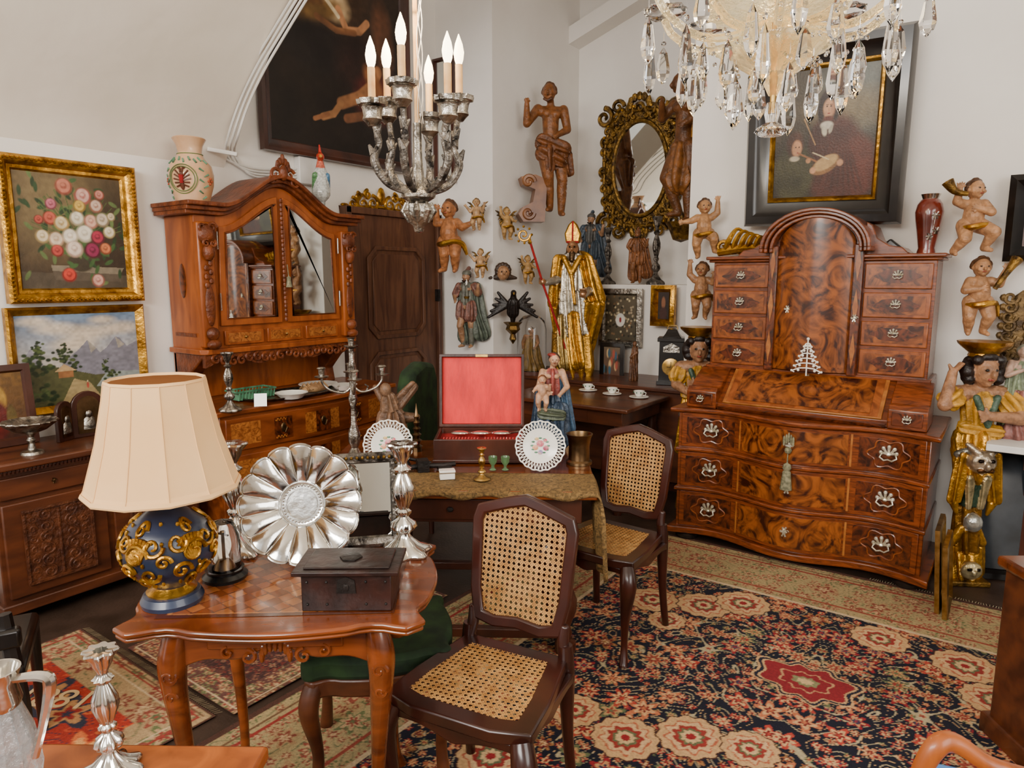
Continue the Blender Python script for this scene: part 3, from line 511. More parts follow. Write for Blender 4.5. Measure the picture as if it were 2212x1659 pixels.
cv=Cv(80,100,'6a4a1c','3a1c12'); cv.ell(.5,.6,.2,.25,'a07a30',.2); cv.ell(.5,.66,.08,.09,'6a3c20'); cv.ell(.5,.3,.22,.3,'5a1a14',.3); cv.ell(.3,.3,.08,.2,'2a3a30',.3); cv.ell(.5,.4,.06,.08,'a8742c',.3); cv.ell(.75,.3,.08,.2,'5c4a20',.3); cv.noise(20,.3)
painting('icon_panel','old painted wooden icon panel with gold halo leaning on wall',.34,.4,[(0,0),(0,.025),(.03,.028),(.04,.015)],darkw,cv,(-4.0,1.22,.975),pi/2,.04,rx=rad(-6))
R=T('triptych_icon','small dark arched triptych icon with silver relief panels','icon',(-3.9,1.6,.775),pi/2)
for s,w in((0,.14),(-1,.09),(1,.09)):
    def arch(w,h,n=10): return [(-w/2,0),(w/2,0)]+[(w/2*cos(t),h+w/2*sin(t)) for t in np.linspace(0,pi,n)]
    M=TR(s*.12,.0 if s==0 else -.02,0)@RT(-s*.5,'Z'); h=.16 if s==0 else .15
    MB().prism(arch(w+.02,h),-.01,.01,M@XZ).ob('panel',darkw,R,bev=.003); MB().prism([(x,z+.02) for x,z in arch(w-.03,h-.02)],.01,.014,M@XZ).ob('relief_plate',bronze,R)
    mb=MB(); mb.sph((0,-.018,h*.75),(.018,.008,.02),8,M); mb.lathe([(.03,.04),(.025,h*.6),(.01,h*.68)],10,M@TR(0,-.014,0)@Matrix.Diagonal((1,.3,1,1))); mb.ob('relief_figure',silverd,R)
# ================= THINGS ON MIRRORED CABINET =================
R=T('ceramic_jug','cream ceramic jug with painted double eagle emblem on mirrored cabinet','jug',(-3.86,2.24,1.985))
jp=[(0,0),(.075,0),(.085,.01),(.095,.06),(.115,.13),(.12,.19),(.11,.24),(.075,.28),(.062,.31),(.07,.35),(.09,.385),(.085,.39),(.06,.34),(.05,.3),(0,.28)]
jug=mk('jug_glaze','c4966c','d8b08a',ro=.3,sc=8,coat=.4); MB().lathe(jp,32,None,lambda a,z:1+(.1*max(0,cos(a+1.0))**9 if z>.33 else 0)).ob('body',jug,R)
def onjug(a,z,o=.004): r=np.interp(z,[p[1] for p in jp[:11]],[p[0] for p in jp[:11]])+o; return (r*cos(a),r*sin(a),z)
fa=-.95; mb=MB(); olive=mk('olive_paint','4c6238','70804a',ro=.4)
for r_ in(.078,.066): mb.tube([onjug(fa+r_*cos(t)/.115,.155+r_*sin(t)) for t in np.linspace(0,2*pi,36)[:-1]],.0028,5,closed=True)
mb.ob('emblem_ring',olive,R)
for z in(.03,.3): mb=MB(); mb.tube([onjug(t,z,.001) for t in np.linspace(0,2*pi,40)[:-1]],.003,5,closed=True); mb.ob('painted_band',olive,R)
mb=MB()
for k in range(9): mb.tube([onjug(fa-1.2+k*.3,.265+.012*(k%2)),onjug(fa-1.1+k*.3,.245+.012*(k%2))],.006,5)
for s in(-1,1):
    for k in range(6): mb.tube([onjug(fa+s*1.0,.05+.03*k),onjug(fa+s*(1.0+.22*(-1)**k),.065+.03*k)],[.003,.006],5)
mb.ob('painted_leaves',greenp,R)
mb=MB()
for s in(-1,1):
    for k in range(4): a0=fa+s*1.35; mb.sph(onjug(a0+.1*cos(k*1.57),.15+.014*sin(k*1.57)),.008,6)
mb.ob('painted_blossoms',mk('rust_paint','9c4428','b86038',ro=.4),R)
mb=MB()
for s in(-1,1):
    for k in range(5): mb.tube([onjug(fa+s*.08,.17-.012*k),onjug(fa+s*(.3+.05*(2-abs(k-2))),.2-.022*k)],.005,5)
    mb.tube([onjug(fa+s*.03,.19),onjug(fa+s*.08,.215),onjug(fa+s*.16,.21)],.006,5)
mb.tube([onjug(fa,.19),onjug(fa,.11),onjug(fa,.095)],[.008,.012,.004],6); mb.ob('eagle_emblem',mk('brown_paint','4a2c1c','6a3a28',ro=.4),R)
mb=MB(); mb.tube([onjug(fa,.175,.007),onjug(fa,.13,.007)],[.014,.01],8); mb.ob('shield_emblem',redv,R); mb=MB(); mb.tc([(-.06,.06,.36,.009),(-.13,.13,.34,.01),(-.14,.14,.24,.01),(-.09,.07,.14,.009)],6,8); mb.ob('handle',jug,R)
vcer=mk('glazed_paint',v=True,ro=.2,sc=70,coat=.5)
P=[pr((0,0,.0),.05,(0,0,.05),.04,'c8ccc8'),pr((0,0,.05),.02,(0,0,.12),.025,'9aa0a0'),pr((0,0,.17),.06,(0,0,.3),.045,'c8cac4'),pr((0,0,.3),.04,(0,-.01,.38),.02,'c86048'),('e',(0,-.02,.4),(.028,.034,.028),'b83a20'),pr((0,-.05,.4),.01,(0,-.075,.39),.003,'d8a030'),pr((0,-.02,.42),.012,(0,.01,.48),.006,'c02818'),pr((0,.05,.2),.03,(0,.13,.1),.012,'7a8c8c'),pr((0,.02,.44),.008,(0,.03,.42),.005,'c02818'),pr((.04,-.02,.28),.02,(.05,.02,.16),.012,'4c7a9c'),pr((-.04,-.03,.28),.02,(-.05,.01,.16),.012,'5c8c5c')]
sculpt('ceramic_parrot',P,.005,vcer,loc=(-3.84,3.14,1.99),label='glazed ceramic parrot with red crest on mirrored cabinet corner',cat='figurine',rz=1)
mb=MB(); p=onX(822,442,-4.07)
for s in(-1,1): 
    for k,(x,z,r) in enumerate(((.09,.0,.06),(.19,-.01,.065),(.29,-.02,.05),(.14,.06,.035),(.24,.04,.03))): mb.scroll(s*x,z,r,1.3,.015,s*(-1)**k,pi/2,-.01)
    mb.sph((s*.36,0,-.03),(.04,.012,.015),8)
mb.sph((0,-.01,.06),(.04,.02,.07),10); mb.tube([(-.36,0,-.04),(0,0,-.02),(.36,0,-.04)],.012,6); mb.ob('gilt_overdoor_ornament',gold,loc=p,rot=(0,0,pi/2),label='gilded openwork scroll ornament above the brown door',cat='ornament')
R=T('wall_mirror','narrow dark framed mirror on the wall beside the large painting','mirror',(-3.98,4.57,2.88)); MB().frame(.22,1.0,[(0,0),(0,.03),(.02,.035),(.03,.01)]).ob('frame',darkw,R); MB().B(-.085,.085,-.012,0,-.475,.475).ob('mirror_pane',mirror,R)
# ================= MIRROR IN NICHE =================
R=T('ornate_mirror','large oval mirror in heavily carved gilded baroque frame','mirror',(-2.83,5.9,2.56)); R.rotation_euler=(rad(3),0,rad(5))
A=[(.25*cos(t),.4*sin(t)) for t in np.linspace(0,2*pi,48)[:-1]]; MB().prism(A,.0,.03,XZ).ob('mirror_pane',mirror,R)
def se(t,a,b,e=.72): return (a*abs(cos(t))**e*(1 if cos(t)>=0 else -1),b*abs(sin(t))**e*(1 if sin(t)>=0 else -1))
O=[se(t,.345,.5) for t in np.linspace(0,2*pi,48)[:-1]]; mb=MB(); mb.ring(O,[(x*1.0,z*1.0) for x,z in A],-.0,.025,XZ)
mb.tube([(x*1.02,-.035,z*1.02) for x,z in A],.02,8,closed=True); mb.tube([(x,-.03,z) for x,z in O],.018,8,closed=True); mb.ob('frame',goldd,R)
mb=MB()
for k in range(32):
    a=2*pi*k/32; x,z=se(a,.345,.515); mb.scroll(x,z,.06 if k%2 else .045,1.2,.02,1 if k%2 else -1,a+pi/2,-.035)
    x,z=se(a+.1,.295,.45); mb.scroll(x,z,.03,1.1,.011,-1 if k%2 else 1,a,-.045); mb.sph((x,-.04,z),.015,6)
for sx in(-1,1):
    for sz in(-1,1): mb.scroll(sx*.33,sz*.46,.085,1.4,.026,sx*sz,pi/2,-.05); mb.scroll(sx*.2,sz*.54,.06,1.3,.02,-sx*sz,0,-.05)
for k in range(7): a=pi*k/6; mb.sph((.09*cos(a),-.05,.54+.07*sin(a)),(.03,.02,.04),8); mb.sph((.07*cos(a),-.05,-.54-.05*sin(a)),(.025,.02,.035),8)
mb.ob('scroll_carving',goldd,R)
mb=MB()
for k in range(24): x,z=se(2*pi*k/24+.07,.36,.53); mb.sph((x,-.055,z),(.014,.01,.014),6)
mb.ob('gilt_highlights',gold,R)
# ================= NICHE FURNITURE =================
R=T('niche_sideboard','low brown sideboard in the wall niche under the statues','sideboard',(-2.68,5.38,0)); mb=MB(); mb.B(-.78,.78,-.6,0,.08,.76); mb.ob('body',brownw,R,bev=.005); MB().B(-.8,.8,-.63,0,.76,.79).ob('top',brownw,R,bev=.005)
for x in(-.7,.7): MB().B(x-.04,x+.04,-.55,-.47,0,.08).ob('foot',darkw,R)
R=T('side_table','brown wooden table with turned legs holding small porcelain cups','table',(-2.5,4.37,0)); MB().B(-.52,.52,-.35,.34,.72,.75).ob('top',brownw,R,bev=.008)
mb=MB(); mb.B(-.46,.46,-.3,.3,.62,.72); mb.ob('apron',brownw,R,bev=.003); MB().B(-.2,.2,-.305,-.3,.635,.705).ob('drawer',brownw,R)
tp=[(.03,0),(.035,.03),(.02,.05),(.038,.12),(.04,.2),(.022,.25),(.034,.3),(.022,.35),(.042,.45),(.03,.55),(.035,.62)]
for x in(-.42,.42):
    for y in(-.26,.26): MB().lathe(tp,14,TR(x,y,0)).ob('leg',darkw,R)
for i,(u,v) in enumerate(((1270,838),(1322,846),(1380,853))):
    q=onZ(u,v+6,.75); R=T('teacup','white porcelain cup with dark pattern on saucer','cup',q,group='porcelain cups on the side table')
    MB().lathe([(0,0),(.05,0),(.07,.008),(.068,.01),(0,.006)],20).ob('saucer',white,R); mb=MB(); mb.lathe([(0,.008),(.02,.01),(.036,.04),(.04,.05),(.037,.05),(0,.02)],20); mb.tube([(.037,0,.045),(.055,0,.04),(.05,0,.02),(.032,0,.02)],.003,6); mb.ob('cup',white,R); mb=MB(); 
    for k in range(8): mb.sph((.0385*cos(k*.785),.0385*sin(k*.785),.04),.005,5)
    mb.ob('decoration',greenp,R)
MB().lathe([(0,0),(.05,0),(.09,.012),(.088,.016),(0,.006)],24,None,lambda a,z:1+.05*cos(12*a)).ob('green_plate',greenp,loc=onZ(1388,834,.75),label='small green glazed leaf plate on side table',cat='plate')
def fr(name,label,u0,v0,u1,v1,Y,prof,fm,cv,ins,cat='picture'):
    a=onY(u0,v1,Y);b=onY(u1,v0,Y); w=b.x-a.x;h=b.z-a.z; R=painting(name,label,w,h,prof,fm,cv,((a.x+b.x)/2,Y,(a.z+b.z)/2),0,ins); R['category']=cat; return R
cv=Cv(60,80,'5c5240','4a4232'); 
for k in range(90): cv.ell(rng.random(),rng.random(),.03,.025,('a8977a','2c2820','c8b890','7a5c40')[k%4],.3)
cv.ell(.5,.45,.15,.15,'d8d4c8',.1); cv.ell(.5,.45,.04,.06,'8c2c2c',.2)
fr('framed_reliquary','framed reliquary collage behind glass in silvery frame',1296,624,1390,745,5.36,[(0,0),(0,.03),(.04,.035),(.06,.01)],silverd,cv,.06)
cv=Cv(50,60,'2c1c12','120c0a'); cv.ell(.5,.6,.18,.22,'8c5c40',.4); cv.ell(.5,.2,.35,.25,'3a1c14',.4)
fr('small_portrait','small dark portrait in broad gold frame',1408,616,1462,703,5.3,[(0,0),(0,.04),(.03,.05),(.06,.01)],gold,cv,.06)
cv=Cv(50,60,'6a5a48','5a3a2c'); 
for k in range(14): cv.ell(rng.random(),.2+.6*rng.random(),.08,.14,('a05040','3c5a6a','c8a878','2c2c24')[k%4],.4)
fr('small_religious_picture','small religious scene picture in black frame standing on sideboard',1297,742,1350,822,5.2,[(0,0),(0,.02),(.03,.025),(.04,.01)],blackw,cv,.04)
q=onY(1368,828,5.0); sculpt('small_carved_saint',[pr((0,0,.03),.1,(0,0,.4),.09,'5c3a22',(8,.02)),pr((0,0,.4),.09,(.02,0,.75),.06,'6a4428',(7,.02)),('e',(.02,-.01,.86),(.05,.055,.065),'7a5032'),pr((.08,-.03,.66),.04,(-.04,-.1,.55),.03,'6a4428')],.006,vcar,loc=(q.x,5.0,.79),S=.34,label='small brown carved wooden saint beside framed picture',cat='statue')
R=T('bracket_clock','black ebonised bracket clock with white dial and handle','clock',(-2.1,5.0,.79),.35); mb=MB(); mb.B(-.09,.09,-.07,.07,0,.34); mb.B(-.105,.105,-.085,.085,0,.03); mb.B(-.105,.105,-.085,.085,.33,.36); mb.lathe([(.1,.36),(.07,.39),(.05,.42),(0.001,.43)],4,RT(pi/4,'Z')); mb.ob('case',blackw,R,bev=.004)
MB().lathe([(0,0),(.06,0),(.06,.006),(0,.006)],28,TR(0,-.071,.14)@RT(pi/2,'X')).ob('dial',white,R); mb=MB(); mb.B(-.002,.002,-.082,-.078,.14,.18); mb.B(-.028,0,-.082,-.078,.138,.142)
for k in range(12): a=k*pi/6; mb.sph((.05*sin(a),-.079,.14+.05*cos(a)),.003,5)
mb.ob('hands_and_markers',blackm,R); MB().lathe([(.062,0),(.066,.008),(.06,.01)],28,TR(0,-.071,.14)@RT(pi/2,'X')).ob('bezel',brass,R); MB().tube([(-.04,0,.42),(-.03,0,.45),(.03,0,.45),(.04,0,.42)],.004,6).ob('handle',brass,R); MB().prism([(-.06,.25),(.06,.25),(.06,.29),(0,.32),(-.06,.29)],.07,.076,XZ).ob('arch_plate',silverd,R)
# ================= STATUES =================
W1='7e4c24'; W2='542f14'
J=dict(hd=(-.02,-.03,.92),sl=(-.1,0,.805),el=(-.19,-.03,.69),wl=(-.2,-.08,.82),er=(.13,-.01,.66),wr=(.03,-.09,.6),kl=(-.03,-.07,.3),al=(.0,0,.08),kr=(.09,-.03,.29),ar=(.09,0,.05),pv=(.01,0,.54),hr=(.06,0,.51))
P=human(J,skin=W1,hair=W2,beard=W2,eye=W2,lip=W2,fa=-.4)+[pr((-.07,-.03,.56),.055,(.09,-.03,.5),.065,'6c3e1c',(7,.014)),pr((.1,-.02,.5),.055,(.15,.0,.34),.03,'6c3e1c',(6,.014)),pr((-.06,-.04,.48),.065,(.06,-.04,.42),.065,'6c3e1c',(7,.012)),pr((-.02,-.07,.5),.04,(-.02,-.09,.36),.03,'6c3e1c',(5,.01))]
p=onX(1160,472,-3.38); R=T('carved_male_statue','brown carved wooden standing man with loincloth and raised hand on bracket','statue',(-3.25,p.y,p.z),rad(45)); sculpt('figure',P,.0072,vcar,R,S=1.08)
mb=MB(); mb.prism([(-.02,0),(-.2,0),(-.24,.06),(-.2,.12),(-.12,.16),(-.1,.26),(-.2,.3),(-.22,.36),(-.1,.38),(0,.34)],-.1,.06,TR(-.04,-.02,-.04)@XZ); mb.scroll(-.2,.28,.055,1.2,.02,1,0,-.08); mb.scroll(-.2,.03,.05,1.2,.02,-1,0,-.08); mb.ob('bracket',mk('bracket_wood','5e3214','845226',ro=.4,sc=8,coat=.2),R,bev=.008)
P=human(dict(hd=(-.03,-.03,.92),el=(-.16,-.05,.72),wl=(-.1,-.12,.8),er=(.16,-.03,.7),wr=(.1,-.12,.64),kl=(-.08,-.08,.32),al=(-.03,.0,.1)),skin='643c1c',hair=W2,eye=W2,lip=W2,fa=-.5)+[pr((0,0,.5),.08,(.0,-.02,.3),.1,'7c4c20',(8,.015)),pr((.09,.03,.8),.05,(.13,.05,.45),.06,'a07028',(6,.015))]
R=T('gilt_wood_saint','brown and gold carved wooden saint statue on the niche side wall','statue',(-2.08,5.05,1.98),rad(-20)); sculpt('figure',P,.0085,vcar,R,S=1.1); MB().lathe([(.0,-.12),(.06,-.1),(.1,0),(.12,.03),(0,.03)],8).ob('corbel',goldd,R)
# bishop
G='b8862a'; G2='8a6020'
P=[pr((0,0,.8),.062,(0,-.01,.52),.085,'b8b0a0',(12,.01)),pr((0,-.01,.55),.085,(.02,-.01,.3),.1,'b8b0a0',(13,.012)),pr((.02,0,.32),.1,(.03,-.01,.05),.125,G,(10,.018)),pr((-.085,0,.79),.045,(-.11,.02,.5),.055,G,(7,.014)),pr((-.11,.02,.5),.05,(-.1,.04,.3),.03,G,(6,.012)),pr((.085,0,.79),.045,(.15,-.01,.52),.07,G,(7,.016)),pr((.15,-.01,.5),.07,(.1,.02,.2),.05,G,(7,.016)),pr((.04,.06,.78),.08,(.03,.06,.1),.11,G,(9,.018)),pr((-.05,.06,.75),.07,(-.05,.07,.1),.09,G2,(8,.018)),pr((.02,-.1,.42),.03,(.06,-.12,.1),.05,G,(6,.014)),pr((-.06,-.06,.4),.03,(-.04,-.1,.08),.045,'9a8048',(6,.012)),pr((-.055,-.055,.81),.018,(0,-.08,.7),.02,G),pr((.055,-.055,.81),.018,(0,-.08,.7),.02,G),pr((0,-.085,.7),.014,(.03,-.1,.5),.01,G),
 ('e',(0,-.01,.87),(.042,.05,.06),'c89468'),('e',(0,-.064,.865),(.009,.014,.016),'c89468'),('e',(-.016,-.055,.88),(.008,.006,.005),'1a0f0a'),('e',(.016,-.055,.88),(.008,.006,.005),'1a0f0a'),pr((0,-.045,.83),.024,(0,-.06,.79),.018,'54402a'),pr((-.03,-.02,.84),.016,(-.032,-.01,.87),.014,'54402a'),pr((.03,-.02,.84),.016,(.032,-.01,.87),.014,'54402a'),pr((.13,-.02,.6),.032,(.1,-.12,.56),.022,'b8b0a0'),('e',(.085,-.14,.565),(.022,.022,.026),'c89468'),pr((-.1,-.02,.66),.032,(-.17,-.09,.64),.022,'b8b0a0'),('e',(-.19,-.11,.645),(.02,.024,.026),'c89468')]
for q in range(4): P.append(pr((.08+.01*q,-.15,.575),.007,(.065+.012*q,-.17,.6),.006,'c89468')); P.append(pr((-.2,-.12,.635+.012*q),.007,(-.215,-.105,.635+.012*q),.006,'c89468'))
R=T('bishop_statue','gilded carved bishop saint with mitre holding a crozier','statue',(-2.99,5.0,.79),rad(25)); S_=1.2
sculpt('figure',P,.0065,vgold,R,S=S_); MB().lathe([(0,0),(.17,0),(.17,.03),(.15,.05),(0,.05)],8).ob('base',darkw,R)
mb=MB(); mb.prism([(-.046,.905),(.046,.905),(.056,.97),(.03,1.03),(0,1.06),(-.03,1.03),(-.056,.97)],-.03,.03,Matrix.Scale(S_,4)@XZ); mb.ob('mitre',gold,R,bev=.012); mb=MB(); mb.tube([(.02,-.1,.05),(-.19,-.12,.64),(-.27,-.14,.9)],.008,8,Matrix.Scale(S_,4)); mb.ob('crozier_staff',redv,R)
mb=MB(); mb.B(-.007,.007,-.04,-.036,1.09,1.26); mb.B(-.05,.05,-.04,-.036,1.09,1.105); mb.ob('mitre_band',redv,R)
mb=MB(); mb.scroll(-.38,1.15,.055,1.4,.011,-1,0,-.17); mb.sph((-.33,-.17,1.09),.018,8)
for k in range(8): mb.sph((-.38+.065*cos(k*.8),-.17,1.15+.065*sin(k*.8)),.011,6)
mb.ob('crozier_head',gold,R)
def soldier(name,label,loc,rz,S,c1,c2,c3,skin='9c7454'):
    J=dict(el=(-.17,-.02,.68),wl=(-.12,-.1,.62),er=(.17,-.03,.7),wr=(.2,-.08,.8),kl=(-.07,-.07,.29),kr=(.06,0,.28))
    P=human(J,skin=skin,hair='2c1c12',beard='2c1c12',fa=-.3)+[pr((0,-.0,.78),.08,(0,0,.6),.08,c1,(10,.008)),pr((-.06,0,.55),.08,(-.06,0,.42),.09,c2,(9,.014)),pr((.06,0,.55),.08,(.06,0,.42),.09,c2,(9,.014)),pr((.09,.05,.8),.06,(.17,.08,.2),.11,c3,(8,.022)),pr((-.08,.06,.8),.06,(-.06,.09,.15),.11,c3,(8,.022)),pr((-.07,-.03,.25),.046,(-.06,0,.06),.035,c1),pr((.06,0,.25),.046,(.06,0,.06),.035,c1),pr((-.11,0,.8),.05,(-.16,0,.7),.05,c2,(6,.008)),pr((.11,0,.8),.05,(.16,0,.72),.05,c2,(6,.008))]
    P+=[('e',(0,0,.965),(.062,.07,.045),c1),pr((0,-.02,1.0),.014,(0,.06,1.03),.03,c2)]
    return sculpt(name,P,S/170,vcar,loc=loc,rz=rz,S=S,label=label,cat='statue')
soldier('warrior_relief','grey-green carved roman warrior statue with cloak mounted on wall',onY(1010,752,4.48),.2,.64,'626256','744c40','525a4e')
soldier('knight_statue','dark carved knight statue with crown and blue cloak on ledge',(-3.16,5.6,1.545),.2,.62,'4a4844','3f4c58','44505c')
soldier('saint_figure','brown carved wooden saint figure with outstretched arms on ledge',(-2.7,5.6,1.545),.3,.46,'7a4a28','8a5630','7a4a28','8c5c38')
def cstick(name,label,loc,h,rb,m,nf=8,tw=0,n=40,am=.09):
    pf=[(0,0),(1,0),(1.04,.02),(.95,.045),(.62,.075),(.5,.1),(.34,.13),(.24,.16),(.22,.18),(.42,.21),(.5,.24),(.44,.28),(.24,.31),(.18,.33),(.3,.36),(.3,.38),(.2,.4),(.3,.45),(.44,.53),(.42,.6),(.28,.67),(.18,.71),(.32,.735),(.36,.75),(.2,.775),(.17,.8),(.24,.83),(.34,.87),(.36,.9),(.5,.94),(.58,.96),(.55,.975),(.24,.97),(.2,.9),(0,.9)]
    return MB().lathe([(a*rb,b*h) for a,b in pf],n,None,lambda a,z:1+(am*1.2 if z<h*.1 or z>h*.92 else am)*cos(nf*a+tw*z/h)).ob(name,m,loc=loc,label=label,cat='candlestick')
cstick('pricket_candlestick','tall old silvered altar candlestick on ledge',(-2.5,5.55,1.54),.58,.075,silverk,6); cstick('pricket_candlestick','shorter old silvered altar candlestick between statues on ledge',(-2.93,5.5,1.54),.5,.07,silverk,6)
put=[
 (1518,562,'Y',4.42,.39,dict(el=(-.2,-.02,.64),wl=(-.32,-.06,.62),er=(.2,0,.76),wr=(.2,-.02,.94),kr=(.16,-.14,.34),ar=(.18,-.02,.16)),.2,'chubby carved wooden putto with raised arm on wall','a87a50'),
 (1512,692,'Y',4.42,.38,dict(el=(-.2,0,.78),wl=(-.2,-.04,.95),er=(.19,-.03,.64),wr=(.2,-.1,.76),kl=(-.08,-.12,.28)),-.2,'carved wooden putto with arms up, below another','9c704c'),
 (2092,563,'Y',4.42,.42,dict(el=(-.2,-.04,.72),wl=(-.2,-.1,.86),er=(.16,-.12,.58),wr=(.02,-.15,.62),kr=(.2,-.16,.34),ar=(.14,-.04,.16),kl=(-.1,-.14,.27),al=(-.18,0,.12)),.4,'seated carved putto blowing a gilded horn','b4845c'),
 (2105,727,'Y',4.42,.42,dict(el=(-.17,-.06,.58),wl=(-.04,-.13,.6),er=(.2,-.04,.66),wr=(.24,-.08,.82)),0,'standing carved putto lifting a gilded horn','a87a54'),
 (972,592,'Y',4.4,.60,dict(el=(-.17,-.04,.68),wl=(-.14,-.1,.84),er=(.2,-.04,.62),wr=(.32,-.08,.66),kl=(-.05,-.08,.27)),-.1,'large carved cherub figure with raised hand on wall','a86c40'),
 (1030,500,'Y',4.45,.26,dict(wl=(-.3,-.1,.74),wr=(.28,-.1,.78)),.4,'small flying winged cherub with gold wings','b48e64'),
 (1038,602,'Y',4.45,.24,dict(wl=(-.3,-.1,.74),wr=(.3,-.1,.7)),-.3,'small winged cherub candle holder figure','b48e64'),
 (1095,520,'X',-3.43,.27,dict(el=(-.18,0,.78),wl=(-.2,-.04,.93)),.5,'small cherub with gilded wings on niche wall','a8824e'),
 (1140,615,'X',-3.4,.25,dict(el=(-.18,0,.78),wl=(-.22,-.04,.9)),.3,'small gilded cherub on niche wall','a8824e')]
for i,(u,v,ax,pl,h,J,f,lb,sk) in enumerate(put):
    p=(onX if ax=='X' else onY)(u,v,pl); R=T('putto',lb,'statue',p,rad(20) if ax=='Y' else rad(50))
    P=human(J,ch=True,skin=sk,hair='52331a' if i<5 else '7a5a28',fa=f); sculpt('figure',P,h/125,vcar,R,S=h)
    mb=MB(); mb.tc([(-.14*h,-.06*h,.4*h,.03*h),(-.04*h,-.16*h,.4*h,.04*h),(.1*h,-.13*h,.43*h,.035*h),(.19*h,-.02*h,.4*h,.04*h),(.24*h,.03*h,.26*h,.02*h)],5,7); mb.ob('drape',gold,R)
    if i in(2,3):
        s=-1 if i==2 else 1; mb=MB(); mb.tc([(s*.12*h,-.14*h,.8*h if i==2 else .6*h,.012),(s*.26*h,-.13*h,.84*h,.018),(s*.34*h,-.1*h,.96*h,.03)],5,10); mb.ob('horn',goldd,R)
    if i>4:
        for s in(-1,1):
            mb=MB()
            for k in range(5): mb.tube([(s*.06*h,.08*h,.66*h),(s*(.25-.02*k)*h,.12*h,(.86-.09*k)*h),(s*(.34-.05*k)*h,.1*h,(.9-.14*k)*h)],[.03*h,.03*h,.01*h],6)
            mb.ob('wing',goldd,R)
R=T('wall_candle','small white electric candle on wall sconce','candle',onY(1008,640,4.45)); MB().lathe([(.009,0),(.009,.1)],10).ob('candle',white,R); MB().lathe([(.02,-.02),(.025,0),(.01,0)],10).ob('cup',goldd,R); MB().lathe([(.007,.1),(.01,.115),(.002,.14)],8).ob('bulb',white,R)
sculpt('cherub_head',[('e',(0,0,0),(.05,.05,.06),'a87c58'),('e',(0,-.05,0),(.01,.012,.012),'a87c58'),('e',(-.018,-.045,.012),(.007,.006,.006),'1a0f0a'),('e',(.018,-.045,.012),(.007,.006,.006),'1a0f0a')]+[('e',(.05*cos(a),.01,.02+.05*sin(a)),(.022,)*3,'3a2616') for a in np.linspace(-.3,3.5,9)]+[pr((s*.04,.02,-.03),.03,(s*.11,.02,-.04),.012,'3c2c20') for s in(-1,1)],.0035,vcar,loc=onX(1087,590,-3.45),rz=rad(45),label='small carved cherub head with curls on wall',cat='statue')
E='1c1512'; P=[pr((0,0,.02),.05,(.0,-.03,.1),.045,E,(12,.004)),pr((0,-.03,.1),.035,(.0,-.06,.17),.022,E),('e',(0,-.07,.18),(.025,.03,.025),E),pr((0,-.09,.18),.01,(0,-.12,.165),.003,'8c6c2c'),pr((0,0,.0),.03,(0,.02,-.08),.015,E)]
for s in(-1,1):
    for k in range(5): P.append(pr((s*.04,.01,.08),.024,(s*(.12+.02*k),.02,.18-.05*k),.012,E))
R=T('eagle_carving','black carved eagle with spread wings on gilded bracket','statue',onX(1108,680,-3.34),rad(40)); sculpt('figure',P,.005,vcar,R,S=1.0); MB().lathe([(.002,-.24),(.03,-.2),(.02,-.16),(.06,-.12),(.05,-.09),(.08,-.06),(0,-.06)],6).ob('bracket',goldd,R)
R=T('glass_dome','tall glass dome covering a small gilded figure, on the sideboard','dome',(-3.3,4.86,.79)); MB().lathe([(0,0),(.14,0),(.14,.03),(0,.03)],28).ob('base',darkw,R); MB().lathe([(.125,.03),(.125,.38),(.11,.45),(.07,.49),(.001,.505)],28).ob('dome',glass,R)
P=human(skin='a87850',hair='3a2416')+[pr((0,0,.75),.07,(0,0,.05),.2,'8c6a2c',(10,.02))]; sculpt('figure',P,.004,vcar,R,(0,0,.03),S=.36)
